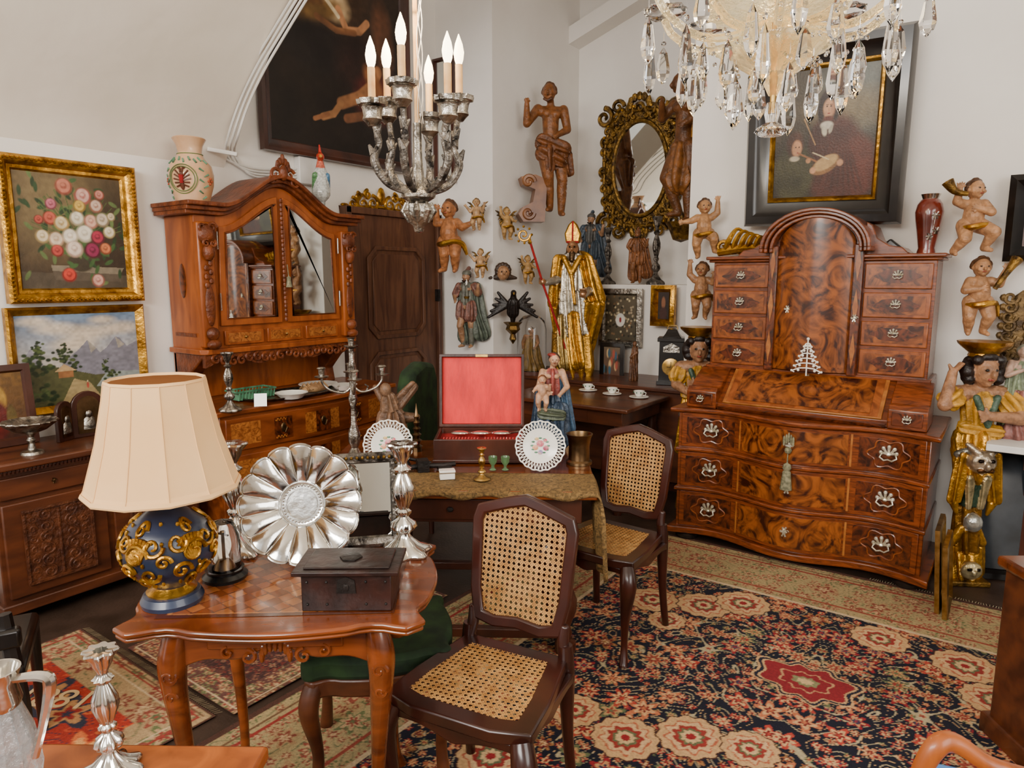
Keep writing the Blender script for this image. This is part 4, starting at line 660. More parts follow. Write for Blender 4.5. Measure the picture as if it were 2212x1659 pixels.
def caryatid(loc,rz,mirr,label,raised=True):
    R=T('caryatid_pedestal',label,'statue',loc,rz); m=mirr; q=lambda x,y,z:(x*m,y,z); sk='9c7050'
    J=dict(hd=q(.0,-.03,1.13),nk=q(0,0,1.05),ck=q(0,0,.96),be=q(0,0,.86),sl=q(-.11,0,1.01),el=q(-.2,-.07,.96),wl=q(-.15,-.02,1.12),sr=q(.11,0,1.01),er=q(.15,-.1,.9),wr=q(-.02,-.14,.92))
    if not raised: J['el']=q(-.14,-.04,.9); J['wl']=q(-.06,-.13,.86)
    def A(a,r,b,s_,c,*k): return pr(q(*a),r,q(*b),s_,c,*k)
    c=sk; hd=J['hd']
    P=[pr(J['ck'],.08,J['be'],.066,G,(10,.008)),pr(J['be'],.066,q(0,0,.7),.09,G,(10,.016)),pr(J['sl'],.045,J['sr'],.045,c),pr(J['ck'],.055,J['nk'],.033,c),pr(J['nk'],.033,hd,.033,c),pr(J['sl'],.042,tuple(Vector(J['sl'])*.5+Vector(J['el'])*.5),.058,G,(8,.01)),pr(J['sl'],.038,J['el'],.034,c),pr(J['el'],.034,J['wl'],.023,c),pr(J['sr'],.042,q(.14,-.05,.95),.058,G,(8,.01)),pr(J['sr'],.038,J['er'],.034,c),pr(J['er'],.034,J['wr'],.023,c),('e',hd,(.056,.066,.08),c),('e',(hd[0],hd[1]-.074,hd[2]-.01),(.01,.015,.02),c),('e',(hd[0]-.022,-.089,hd[2]+.012),(.01,.008,.006),'140c08'),('e',(hd[0]+.022,-.089,hd[2]+.012),(.01,.008,.006),'140c08'),('e',(hd[0],-.092,hd[2]-.038),(.017,.008,.006),'8a3a2c'),pr((0,-.03,hd[2]-.05),.038,(0,-.06,hd[2]-.058),.02,c)]
    for w in('wl','wr'):
        for k in range(4): P.append(pr(J[w],.014,(J[w][0]+m*(-.05 if w=='wr' else .03),J[w][1]-.012*k,J[w][2]+(.015*(1.5-k) if w=='wr' else .05)),.008,c))
        P.append(pr(J[w],.013,(J[w][0]+m*(-.02),J[w][1],J[w][2]+.04),.008,c))
    for k in range(34):
        a=k*2.4; e=-.75+1.6*(k%7)/7; d=Vector((cos(a)*1.3,abs(sin(a))*.8-.1,e)).normalized()
        if d.y<-.05 and abs(d.x)<.5 and d.z<.6: continue
        P.append(('e',(hd[0]+d.x*.08,hd[1]+.012+d.y*.075,hd[2]+d.z*.085),(.029,)*3,'1c1210'))
    for s in(-1,1): P+=[('e',(s*.07,-.02,hd[2]-.04),(.028,)*3,'1c1210'),('e',(s*.08,-.0,hd[2]),(.03,)*3,'1c1210'),('e',(s*.055,-.055,hd[2]+.06),(.026,)*3,'1c1210')]
    P.append(('e',(0,-.06,hd[2]+.075),(.04,.02,.022),'1c1210'))
    P+=[pr(q(-.05,-.07,1.0),.018,q(0,-.1,.86),.014,'3c5240'),pr(q(.05,-.07,1.0),.018,q(0,-.1,.86),.014,'3c5240'),pr((-.08,-.04,.84),.03,(.08,-.05,.82),.03,G,(6,.008))]
    sculpt('figure',P,.0055,vcar,R)
    P=[pr((0,0,.76),.095,(0,-.01,.6),.08,G,(9,.014)),pr((0,0,.6),.075,(0,0,.4),.05,'466050'),pr((0,0,.4),.055,(0,0,.16),.06,G2,(6,.012)),pr((0,0,.14),.065,(0,-.02,.04),.07,G,(8,.012)),('e',(0,-.065,.34),(.045,.035,.05),'b8b8b0'),('e',(0,-.09,.67),(.066,.045,.06),'b8a890'),('e',(0,-.14,.66),(.015,.018,.022),'b8a890'),('e',(-.028,-.128,.685),(.014,.01,.008),'1c120c'),('e',(.028,-.128,.685),(.014,.01,.008),'1c120c'),pr((-.03,-.125,.635),.012,(.03,-.125,.635),.012,'5c3c20'),pr((-.03,-.1,.72),.02,(-.075,-.08,.76),.012,'b8a890'),pr((.03,-.1,.72),.02,(.075,-.08,.76),.012,'b8a890'),('e',(0,-.09,.09),(.055,.03,.05),'c8b88c'),('e',(0,-.12,.085),(.012,.012,.018),'c8b88c'),('e',(-.022,-.115,.105),(.011,.01,.008),'1c120c'),('e',(.022,-.115,.105),(.011,.01,.008),'1c120c')]
    for s in(-1,1): P+=[pr((s*.07,-.05,.7),.03,(s*.1,-.04,.46),.03,G,(5,.01)),pr((s*.1,-.04,.46),.028,(s*.075,-.04,.38),.01,G),pr((s*.04,-.07,.58),.02,(s*.03,-.06,.42),.012,'c8b88c',(4,.005)),pr((s*.07,0,.22),.025,(s*.08,-.01,.05),.03,G,(5,.008)),pr((s*.06,-.06,.72),.022,(s*.1,-.04,.7),.018,'8a8a80'),pr((s*.04,-.03,.3),.02,(s*.075,-.02,.22),.025,G)]
    sculpt('tapering_shaft',P,.0055,vgold,R); MB().lathe([(.05,1.19),(.07,1.205),(.065,1.22),(.1,1.25),(.115,1.265),(.12,1.28),(0,1.28)],24,None,lambda a,z:1+.04*cos(10*a)).ob('capital',gold,R); MB().B(-.1,.1,-.1,.1,0,.03).ob('base',goldd,R,bev=.008)
caryatid((-.11,4.26,0),rad(30),1,'gilded polychrome caryatid pedestal with black curls and raised arm')
caryatid((-1.67,4.42,0),rad(25),1,'gilded polychrome caryatid pedestal partly hidden behind the secretary',False)
mb=MB(); 
for k in range(7): mb.tc([(-.16+.045*k,-.0,.02,.016),(-.13+.045*k,-.02,.1,.018),(-.09+.04*k,0,.17-.014*k,.012),(-.04+.04*k,0,.15-.014*k,.006)],4,7)
mb.tc([(-.2,0,.03,.025),(-.05,0,.05,.03),(.1,0,.05,.025),(.18,0,.02,.012)],5,8); mb.scroll(-.17,.06,.045,1.3,.014); mb.ob('gilt_crest_ornament',gold,loc=(-1.36,4.4,1.727),label='gilded carved crest ornament standing on secretary top',cat='ornament')
R=T('tall_vase','tall dark red vase with silver flower pattern on secretary','vase',(-.42,4.42,1.727)); vm=mk('red_vase_glaze','4c1810','7c3020',ro=.15,sc=8,coat=.7); MB().lathe([(0,0),(.045,0),(.045,.01),(.04,.03),(.062,.17),(.068,.22),(.06,.26),(.045,.285),(.035,.29),(.045,.31),(.04,.31),(0,.28)],28).ob('body',vm,R)
MB().lathe([(.036,.285),(.046,.31),(.048,.314),(.04,.312)],24).ob('rim',silver,R); mb=MB()
def onv(a,z): r=np.interp(z,[0,.03,.17,.22,.26],[.045,.04,.062,.068,.06])+.001; return (r*cos(a),r*sin(a),z)
for (a0,z0) in((-1.0,.2),(-.7,.12),(-1.3,.09)):
    for k in range(6): mb.tube([onv(a0,z0),onv(a0+.32*cos(k*1.05),z0+.02*sin(k*1.05))],[.003,.0055],5)
mb.tube([onv(-1.2,.02),onv(-1.1,.1),onv(-1.0,.2)],.002,5); mb.ob('flower_overlay',silverd,R)
MB().prism([(-.1,0),(.1,0),(.07,.03),(0,.09),(-.07,.03)],0,.05,XZ).ob('black_finial_block',blackw,loc=(-.6,4.5,1.727),bev=.01,label='small black moulded wood piece on secretary',cat='ornament')
# ================= RIGHT EDGE OBJECTS =================
R=T('black_framed_picture','thick black carved picture frame on the wall','picture',onY(2262,470,4.55)); MB().frame(.34,.44,[(0,0),(0,.04),(.03,.06),(.06,.03),(.08,.01)]).ob('frame',blackw,R); MB().B(-.13,.13,-.012,0,-.18,.18).ob('backing',darkw,R)
mb=MB()
for k in range(9):
    for s in(-1,1): mb.scroll(s*.05,-.2+.05*k,.036,1.2,.011,s,pi/2*(k%2),-.02); mb.sph((s*.08,-.02,-.2+.05*k),(.02,.01,.02),6)
mb.sph((0,0,0),(.07,.02,.24),12); mb.ob('carved_wall_ornament',mk('gilt_brown_carving','3a2a16','7c6238',ro=.5,me=.4,sc=20,bu=.6),loc=onY(2200,725,4.56),label='brown gilded carved scroll ornament on wall',cat='ornament')
p=onY(2190,945,4.35); P=human(dict(el=(-.16,-.08,.68),wl=(-.05,-.13,.74),er=(.16,-.08,.68),wr=(.05,-.13,.74)),skin='b0907c',hair='7a7a6c')+[pr((0,0,.76),.075,(0,0,.5),.11,'788468',(8,.012)),pr((0,0,.5),.11,(0,0,.04),.17,'8c5c54',(10,.018)),pr((-.08,-.04,.7),.05,(-.14,-.04,.2),.06,'788468',(6,.014))]
sculpt('saint_statue',P,.0045,vcar,loc=p,S=.48,rz=.4,label='faded polychrome praying saint statue on shelf',cat='statue')
R=T('console_shelf','grey-brown console table at the wall below saint statue','console table',(p.x+.25,4.35,p.z)); MB().B(-.36,.4,-.25,.22,-.035,0).ob('top',whitep,R,bev=.004); MB().B(-.2,.36,-.2,.2,-.12,-.035).ob('apron',brownw,R); 
for x in(-.16,.34):
    for y in(-.17,.17): MB().B(x-.02,x+.02,y-.02,y+.02,-p.z,-.12).ob('leg',darkw,R)
for k,(dx,hh) in enumerate(((0,.42),(.035,.36))):
    R=T('leaning_picture_frame','thin gold picture frame leaning on the side of secretary','picture frame',(-.185+dx,3.86-.05*k,0),pi/2,rx=rad(-4),group='gold frames beside the secretary'); MB().frame(.3,hh,[(0,0),(0,.02),(.015,.025),(.03,.01)],TR(.0,0,hh/2)).ob('frame',brass,R); MB().B(-.13,.13,-.01,0,.03,hh-.03).ob('backing',bronze,R)
R=T('leaning_dark_panel','black framed mirror leaning against the wall behind caryatid','mirror',(.14,4.4,0),rad(20),rx=rad(-14)); MB().frame(.5,.75,[(0,0),(0,.02),(.03,.03),(.05,.01)],TR(0,0,.38)).ob('frame',blackw,R); MB().B(-.2,.2,-.012,-.004,.06,.7).ob('pane',mk('grey_glass','24282c','3a4046',ro=.15),R)
R=T('walnut_low_chest','dark brown low chest with moulded edge and plinth','chest',W(1.985,1.95,0),PSI); MB().B(-.3,.3,-.3,.3,.05,.62).ob('body',brownw,R,bev=.01); MB().B(-.32,.32,-.32,.32,.62,.66).ob('top',tablew,R,bev=.012); MB().B(-.32,.32,-.32,.32,0,.08).ob('plinth',brownw,R,bev=.01)
q=onZ(2175,1700,.6); R=T('golden_oak_chair','golden brown curved wooden chair back with blue cushion','chair',(q.x,q.y,0),PSI+rad(-20)); mb=MB(); mb.tc([(-.17,-.02,.45,.014),(-.16,-.01,.56,.017),(-.13,0,.65,.022),(-.09,.02,.66,.02),(-.02,.03,.62,.018),(.08,.05,.59,.02),(.2,.07,.54,.018)],6,10,None,False,.8); mb.ob('top_rail',cherry,R)
MB().B(-.13,.22,.03,.06,.36,.56,RT(-.1,'X')).ob('cushion',mk('blue_cloth','3c6ca8','5c8cc8',ro=.8),R,bev=.015); 
for x in(-.17,.2): MB().tc([(x,0,.5,.016),(x,.03,.3,.018),(x,0,0,.016)],5,8).ob('leg',cherry,R)
# ================= RUGS =================
def flowers(X,Y,cell,seed,r0,pal,C,mask,dens=1.):
    g=np.random.default_rng(seed); K=64; jx,jy,rr=g.random((K,K)),g.random((K,K)),.7+.6*g.random((K,K)); pc=g.integers(0,len(pal),(K,K)); nl=g.integers(5,9,(K,K)); rr[g.random((K,K))>dens]=0
    ix=np.floor(X/cell).astype(int); iy=np.floor(Y/cell).astype(int)
    for a in(-1,0,1):
        for b in(-1,0,1):
            i=(ix+a)%K; j=(iy+b)%K; cx=(ix+a+.2+.6*jx[i,j])*cell; cy=(iy+b+.2+.6*jy[i,j])*cell; dx,dy=X-cx,Y-cy; d=np.hypot(dx,dy); an=np.arctan2(dy,dx); R_=r0*rr[i,j]*(.72+.28*np.cos(nl[i,j]*an))
            for lo_,k in((1,0),(.7,1),(.4,2),(.18,0)):
                m=(d<R_*lo_)&mask; cc=np.array([[lin(q) for q in p] for p in pal])[pc[i,j],k]; C[m]=cc[m]
def rug(name,label,x0,x1,y0,y1,nx,ny,z,bw,field,bord,pal,palb,cell,r0,meds=(),vine='a89a78',**k):
    cv=Cv(nx,ny,field); X=x0+(x1-x0)*cv.x; Y=y0+(y1-y0)*cv.y; xc=(x0+x1)/2; Xm=np.abs(X-xc)+.003; Ym=Y; C=cv.c
    d=np.minimum(np.minimum(X-x0,x1-X),np.minimum(Y-y0,y1-Y)); al=np.ones_like(X,bool)
    f=np.sin(Xm*17+2.2*np.sin(Ym*11))+np.sin(Ym*15+2.2*np.sin(Xm*13)); v=np.abs(np.sin(4*f))<.13
    C[v]=lin(vine); v2=np.abs(np.sin(6*f+2))<.07; C[v2]=lin(pal[1][0])
    flowers(Xm,Ym,cell*.4,11,r0*.36,pal,C,al,.75); flowers(Xm,Ym,cell,5,r0,pal,C,al,.85)
    for mx,my,mr in meds:
        u=X-mx; w=Y-my; dd=np.hypot(u,w); an=np.arctan2(w,u); R_=mr*(1+.05*np.cos(12*an))
        for q,c in((1,'3c1c18'),(.95,'c0996a'),(.72,'a8583c'),(.66,'c8a478'),(.5,'8c2c24'),(.36,'5c6444'),(.28,'c8a878'),(.14,'8c1c20')): m=(dd<R_*q*(1+.1*np.cos(9*an+q*5)*(q<.9))); C[m]=lin(c)
    if meds:
        u=X-xc; w=(Y-2.75); an=np.arctan2(w,u); dd=np.hypot(u,w*1.5)*(1+.12*np.cos(8*an)+.06*np.cos(3*an+1))
        for q,c in((.2,'c0996a'),(.19,'141629'),(.175,'c0996a'),(.165,'801a22'),(.1,'b88860'),(.09,'801a22'),(.05,'7c7c54'),(.03,'c8a878')): C[dd<q]=lin(c)
    m=d<bw; C[m]=lin(bord); vb=v&m; C[vb]=lin('6a6a48'); flowers(X,Y,cell*.45,8,r0*.6,palb,C,m,.8); flowers(X,Y,cell*1.3,18,r0*1.2,palb,C,m&(d>.14)&(d<bw-.1),.8)
    for a,b,c in((0,.025,'4a2c20'),(.07,.078,'6a4a30'),(.1,.115,'8c2c24'),(bw-.09,bw-.075,'8c3c2c'),(bw-.02,bw,'c0a884')):
        q=(d>=a*bw/.5 if a<.2 else d>=a)&(d<(b*bw/.5 if a<.2 else b)); C[q]=lin(c)
    cv.c=C; cv.noise(14,.12); return cv.mesh(name,x1-x0,y1-y0,vrug,None,(xc,(y0+y1)/2,z),flat=True,label=label,cat='rug',**k)
palN=[('a83a2c','c8a070','6c1418'),('b89468','984c34','7c2420'),('98683c','6c1c1c','c8a478'),('5c6444','b08c5c','8c3028'),('b46844','c89c6c','6c1418'),('8c1c24','b8885c','2c2c44')]
palB=[('8c4434','b8946c','5c6440'),('606840','b0906a','843428'),('a0805a','7c3c2c','bc9c74')]
meds=[(q.x,q.y,r_) for u,v,r_ in((1350,1600,.12),(1492,1598,.12),(1620,1625,.1),(1410,1300,.13),(1520,1312,.13),(1605,1308,.13),(2085,1445,.13),(2150,1520,.12),(1242,1540,.1),(1440,1345,.09),(1060,1640,.12),(1900,1385,.12)) for q in[onZ(u,v,0)]]
rug('oriental_rug','large navy oriental carpet with dense red and cream flowers',-2.15,1.06,.3,3.95,640,728,.012,.52,'0a0c1e','a08c62',palN,palB,.12,.05,meds)
rr=rug('red_rug','red and orange woven rug with patterned border and date',-3.35,-2.25,-.1,1.26,160,190,.008,.2,'a02c1a','a88c64',[('c8602c','8c1c14','d8a060'),('2c2c3c','b08050','8c2018'),('d87038','e0a060','8c1c14')],palB,.26,.12,vine='c04c28')
tx=D.curves.new('date_lettering','FONT'); tx.body='1881'; tx.size=.16; tx.extrude=.001; o=D.objects.new('t',tx); COL.objects.link(o); tm=D.meshes.new_from_object(o.evaluated_get(bpy.context.evaluated_depsgraph_get())); D.objects.remove(o); tm.materials.clear(); tm.materials.append(mk('cream_wool','c8a878','d8bc90',ro=1)); q=onZ(225,1500,0)
link('date_lettering',tm,rr,(q.x+2.8,q.y-.58,.003),(0,0,PSI+rad(175)))
rug('brown_rug','small dark brown geometric rug overlapping the others',-3.0,-2.2,1.3,2.5,130,190,.01,.12,'3c2420','5c3830',[('6a2c24','2c1c1c','8c6a50'),('54302c','8c5c44','2c1814')],palB,.09,.045,vine='5a3428')
mb=MB(); 
for k in range(90): x=-3.33+k*.012; mb.tube([(x,1.26,.012),(x+.004*sin(k),1.29,.004)],.0012,4)
o=mb.ob('fringe',mk('fringe_wool','6c5c44','8c7c60',ro=1),rr,loc=(2.8,-.58,-.008)); o['kind']='stuff'
mb=MB()
for k in range(100): x=-.5+k*.012; mb.tube([(x,3.95,.012),(x+.004*sin(k),3.99,.004)],.0016,4)
mb.ob('rug_fringe',mk('pale_fringe','a89c80','c8bc9c',ro=1),label='pale knotted fringe at the edge of the navy carpet',cat='fringe',kind='stuff')
# ================= CANE CHAIRS =================
def clip(P,p,d):
    ts=[]
    for i in range(len(P)):
        a,b=P[i-1],P[i]; ex,ey=b[0]-a[0],b[1]-a[1]; den=d[0]*ey-d[1]*ex
        if abs(den)<1e-9: continue
        t=((a[0]-p[0])*ey-(a[1]-p[1])*ex)/den; s=((a[0]-p[0])*d[1]-(a[1]-p[1])*d[0])/den
        if 0<=s<1: ts.append(t)
    ts.sort(); return list(zip(ts[::2],ts[1::2]))
def weave(mb,P,sp,w,M):
    for ai,(ang,offs) in enumerate(((0,(-.13,.13)),(pi/2,(-.13,.13)),(pi/4,(0,)),(-pi/4,(0,)))):
        d=(cos(ang),sin(ang)); n=(-d[1],d[0]); s2=sp if ai<2 else sp*.7071; 
        for k in range(-26,60):
            for of in offs:
                c=(k+of+.5*(ai>1))*s2; p=(n[0]*c,n[1]*c)
                for t0,t1 in clip(P,p,d):
                    a=(p[0]+d[0]*t0,p[1]+d[1]*t0); b=(p[0]+d[0]*t1,p[1]+d[1]*t1); z=.0006*ai; h=.0008
                    vs=[(a[0]+n[0]*w,a[1]+n[1]*w,z),(b[0]+n[0]*w,b[1]+n[1]*w,z),(b[0]-n[0]*w,b[1]-n[1]*w,z),(a[0]-n[0]*w,a[1]-n[1]*w,z)]
                    mb.add(vs+[(x,y,zz+h) for x,y,zz in vs],[(3,2,1,0),(4,5,6,7),(0,1,5,4),(1,2,6,5),(2,3,7,6),(3,0,4,7)],M)
c1=W(-.07,1.86,0); CHR=T('cane_chair','dark mahogany chair with woven cane seat and back, cabriole legs','chair',c1,PSI+rad(-26),group='cane dining chairs')
so=[(-.225,-.19),(-.12,-.22),(.12,-.22),(.225,-.19),(.215,-.05),(.175,.19),(-.175,.19),(-.215,-.05)]
mb=MB(); mb.ring(so,inset(so,.058),.425,.462); mb.ob('seat_frame',chairw,CHR,bev=.006)
mb=MB(); weave(mb,inset(so,.053),.0175,.0013,TR(0,0,.461)); mb.ob('cane_seat',cane,CHR,recalc=False)
mb=MB(); ap=[(-.2,.425),(.2,.425)]+[(x,.37+.03*abs(sin(x*11))) for x in np.linspace(.2,-.2,24)]
mb.prism(ap,.17,.2,XZ); mb.prism(ap,-.175,-.15,XZ@Matrix.Scale(.85,4,(1,0,0)))
for s in(-1,1): mb.prism([(-.17,.425),(.17,.425)]+[(x,.375+.025*abs(sin(x*12))) for x in np.linspace(.17,-.17,18)],s*.19-.012,s*.19+.012,YZ)
mb.ob('apron',chairw,CHR,bev=.004)
for sx in(-1,1):
    mb=MB(); mb.tc([(sx*.195,-.185,.43,.03),(sx*.215,-.21,.36,.034),(sx*.2,-.2,.22,.02),(sx*.19,-.185,.1,.014),(sx*.2,-.205,.02,.018),(sx*.205,-.22,.0,.02)],6,10); mb.ob('leg',chairw,CHR)
    mb=MB(); mb.tc([(sx*.165,.19,.5,.022),(sx*.17,.19,.4,.026),(sx*.175,.195,.2,.018),(sx*.185,.22,0,.016)],6,10); mb.ob('leg',chairw,CHR)
LM=TR(0,.185,.46)@RT(rad(-10),'X')@XZ
bo=[(-.15,.06),(-.08,.045),(0,.055),(.08,.045),(.15,.06),(.17,.16),(.175,.28),(.18,.38),(.165,.425),(.12,.44),(.06,.46),(0,.475),(-.06,.46),(-.12,.44),(-.165,.425),(-.18,.38),(-.175,.28),(-.17,.16)]
mb=MB(); mb.ring(bo,inset(bo,.036),-.014,.014,LM); 
for sx in(-1,1): mb.tc([(sx*.165,-.01,0,.018),(sx*.155,.05,0,.02),(sx*.158,.1,0,.016)],4,8,LM)
mb.ob('backrest_frame',chairw,CHR,bev=.007); mb=MB(); weave(mb,inset(bo,.03),.0175,.0013,LM); mb.ob('cane_back',cane,CHR,recalc=False)
copy_tree(CHR,W(.43,2.95,0),PSI+rad(-38),'dark mahogany cane chair pulled up beside the brocade-covered table')
# ================= CENTRE TABLE =================
R=T('centre_table','old dark oak table with drawer and turned baluster legs','table',W(-.24,3.12,0),PSI+rad(-2)); MB().B(-.62,.6,-.42,.46,.715,.75).ob('top',tablew,R,bev=.006); MB().B(-.56,.54,-.37,.4,.6,.715).ob('apron',darkw,R,bev=.004); MB().B(-.3,.3,-.378,-.36,.615,.7).ob('drawer',darkw,R,bev=.003); MB().sph((0,-.385,.66),(.015,.01,.012),8).ob('knob',iron,R)
for x in(-.5,.48):
    for y in(-.33,.36): MB().lathe([(.035,0),(.045,.02),(.045,.06),(.02,.07),(.03,.1),(.02,.13),(.045,.2),(.048,.25),(.022,.32),(.035,.35),(.022,.38),(.045,.45),(.04,.52),(.025,.55),(.045,.57),(.045,.61)],16,TR(x,y,0)).ob('leg',darkw,R)
mb=MB(); mb.B(-.5,.48,-.35,-.31,.08,.12); mb.B(-.5,.48,.34,.38,.08,.12); mb.B(-.52,-.48,-.33,.36,.08,.12); mb.B(.46,.5,-.33,.36,.08,.12); mb.ob('stretcher',darkw,R,bev=.004)
def rn(a,b):
    x=-.55+1.34*a; y=-.43+.26*b; z=.755; 
    if b<.12: z=.755-(.12-b)*(.25+.08*sin(x*30)); y=-.434
    if x>.6: q=x-.6; z=.755-q*1.7-.3*q*(1-b); x=.605+.12*q+.02*sin(b*14)*min(1,q*20)
    return (x,y,z)
mb=MB(); mb.grid(rn,70,24); o=mb.ob('table_runner',runner,loc=W(-.24,3.12,0),rot=(0,0,PSI+rad(-2)),label='gold brocade runner draped over the front edge of centre table',cat='cloth'); q=o.modifiers.new('t','SOLIDIFY'); q.thickness=.003
R=T('cutlery_case','open mahogany cutlery case lined with bright red silk','case',W(-.15,3.25,.757),PSI)
mb=MB(); mb.ring([(-.21,-.15),(.21,-.15),(.21,.13),(-.21,.13)],[(-.195,-.135),(.195,-.135),(.195,.115),(-.195,.115)],0,.11); mb.B(-.2,.2,-.14,.12,0,.01); mb.B(-.215,.215,-.155,.135,0,.015); mb.ob('body',darkw,R,bev=.003); MB().B(-.195,.195,-.135,.115,.01,.08).ob('lining',redv,R)
M=TR(0,.13,.11)@RT(rad(-8),'X'); mb=MB(); mb.frame(.42,.36,[(0,0),(0,.05),(.014,.05),(.016,.01)],M@TR(0,.03,.18)); mb.B(-.21,.21,.022,.03,0,.36,M); mb.ob('lid',darkw,R,bev=.002); MB().B(-.194,.194,.008,.02,.016,.344,M).ob('lid_lining',red,R); MB().B(-.03,.03,-.022,-.02,.346,.358,M).ob('lock_plate',brass,R)
for k in range(24): MB().tube([(-.17+.0145*k+(.02 if k>11 else 0),-.12,.092),(-.17+.0145*k+(.02 if k>11 else 0),-.07,.1),(-.17+.0145*k+(.02 if k>11 else 0),-.02,.09)],[.005,.004,.003],6).ob('cutlery_piece',silver,None,loc=W(-.15,3.25,.757),rot=(0,0,PSI),label='silver cutlery handle in the red lined case',cat='cutlery',group='cutlery in the case')
for x in(-.1,.1,.0): mb=MB(); mb.sph((x,.03,.1),(.045,.022,.012),12); mb.tube([(x+.04,.03,.1),(x+.1,.05,.105)],[.006,.004],6); mb.ob('serving_spoon',silver,loc=W(-.15,3.25,.757),rot=(0,0,PSI),label='large silver serving spoon lying in red lined case',cat='spoon',group='spoons in the case')
FLM={}
def plate(loc):
    R=T('lattice_plate','white porcelain plate with pierced rim and painted flowers, standing upright','plate',loc,PSI,group='pierced porcelain plates',rx=rad(-12)); M=TR(0,0,.108)@RT(pi/2,'X'); r_=.108
    MB().lathe([(0,0),(.065,0),(.078,.008),(.078,.012),(.06,.005),(0,.004)],36,M).ob('well',white,R); mb=MB(); mb.tube([(r_*cos(t)*(1+.02*cos(20*t)),r_*sin(t)*(1+.02*cos(20*t)),.018) for t in np.linspace(0,2*pi,80)[:-1]],.0035,6,M,closed=True)
    for k in range(40):
        a=2*pi*k/40
        for s in(-1,1): mb.tube([(.078*cos(a),.078*sin(a),.01),(r_*cos(a+s*.08),r_*sin(a+s*.08),.018)],.0022,5,M)
    mb.ob('lattice_rim',white,R)
    for i,(x,y,s,c) in enumerate(((.0,.01,.018,'c0506a'),(-.022,-.008,.014,'d88a3c'),(.025,-.01,.014,'a03c5c'),(0,-.028,.012,'5c6cb0'),(-.015,.03,.009,'c8b040'),(.022,.024,.009,'c0405a'))): MB().sph((x,y,.006),(s,s*.9,.002),10,M).ob('flower_motif',FLM.setdefault(c,mk('flower_paint',c,'e0b0a0',ro=.3,sc=90)),R)
    mb=MB(); 
    for k in range(12): a=k*.52; mb.sph((.036*cos(a),.034*sin(a),.0055),(.008,.004,.002),8,M)
    mb.ob('leaf_motif',greenp,R)
plate(W(.125,2.98,.757)); plate(W(-.55,3.0,.757))
MB().lathe([(0,0),(.06,0),(.06,.012),(.05,.02),(.048,.08),(.054,.12),(.062,.14),(.055,.14),(.04,.1),(0,.03)],28).ob('mortar',bronze,loc=W(.31,3.12,.751),label='bronze mortar on the centre table',cat='mortar')
cstick('small_candlestick','small brass candlestick on gold brocade runner',W(-.127,2.83,.76),.14,.036,brass,1,0,28,0)
for x in(-.085,-.03): MB().lathe([(0,0),(.016,0),(.006,.008),(.007,.02),(.018,.035),(.02,.06),(.018,.06),(.004,.025),(0,.025)],18).ob('green_glass',mk('green_glass','8fc08a','a8d0a0',ro=.05,tr=.8),loc=W(x+.0,2.99,.757),label='small green liqueur glass with painted rim',cat='glass',group='small green glasses')
R=T('trinket_box','tiny white porcelain box with gold rim','box',W(-.275,2.85,.757),PSI+.2); MB().B(-.032,.032,-.02,.02,0,.028).ob('body',white,R,bev=.003); MB().B(-.034,.034,-.022,.022,.029,.04).ob('lid',white,R,bev=.003); MB().B(-.033,.033,-.021,.021,.027,.03).ob('rim',brass,R)
mb=MB(); mb.tube([(-.1,0,.015),(-.04,.01,.02),(.06,-.01,.02),(.12,0,.02)],.012,8); mb.B(-.05,.0,-.03,.03,0,.05); mb.tube([(.02,.04,.02),(-.1,.06,.05)],.008,8); mb.lathe([(.02,0),(.03,.02),(.01,.06)],12,TR(-.1,.03,0)); mb.B(.04,.1,-.03,.03,0,.02); mb.ob('iron_lock',iron,loc=W(-.37,2.98,.757),rot=(0,0,PSI+.3),label='antique black iron lock mechanism on the table',cat='lock')
P=human(dict(el=(-.14,-.08,.66),wl=(-.04,-.16,.62),er=(.15,-.07,.66),wr=(.08,-.15,.6),hd=(.02,-.02,.93)),skin='b88c6c',hair='3a2416',legs=False)+[pr((0,0,.78),.07,(0,0,.55),.085,'8c4038',(8,.012)),pr((-.06,-.08,.42),.09,(-.07,-.1,.1),.09,'2c3c4e',(8,.02)),pr((.07,-.08,.42),.09,(.08,-.1,.1),.09,'2c3c4e',(8,.02)),pr((0,0,.5),.11,(0,.0,.1),.15,'2c3c4e',(10,.02)),pr((.1,.02,.76),.045,(.16,0,.2),.08,'3a526a',(7,.018)),pr((-.09,.02,.72),.05,(-.15,0,.2),.07,'2c3c4e',(7,.018)),pr((-.1,-.14,.4),.06,(.08,-.15,.38),.06,'4a5240',(8,.014)),('e',(0,0,.985),(.055,.06,.02),'8c2c22')]
chd=human(dict(wr=(.2,-.1,.7)),ch=True,skin='b88c6c',hair='6a3c20'); P+=[('c',tuple(Vector(p[1])*.38+Vector((-.11,-.17,.42))),p[2]*.38,tuple(Vector(p[3])*.38+Vector((-.11,-.17,.42))),p[4]*.38,p[5]) if p[0]=='c' else ('e',tuple(Vector(p[1])*.38+Vector((-.11,-.17,.42))),tuple(r*.38 for r in p[2]),p[3]) for p in chd]
sculpt('madonna_statue',P,.0032,vcar,loc=W(.2,3.42,.75),rz=PSI,S=.48,label='polychrome seated madonna statue in blue cloak holding child',cat='statue')
P=[pr((0,0,.02),.07,(0,0,.12),.06,'6e503a',(9,.012)),pr((0,0,.12),.05,(-.01,-.01,.22),.03,'785a42',(7,.008)),('e',(-.02,-.02,.26),(.028,.03,.034),'7e6048'),pr((.02,.03,.18),.03,(.1,.04,.27),.02,'6e503a',(5,.008)),pr((.05,.03,.12),.03,(.11,.04,.12),.02,'624630'),pr((-.03,.03,.18),.02,(-.08,.05,.26),.015,'6e503a')]
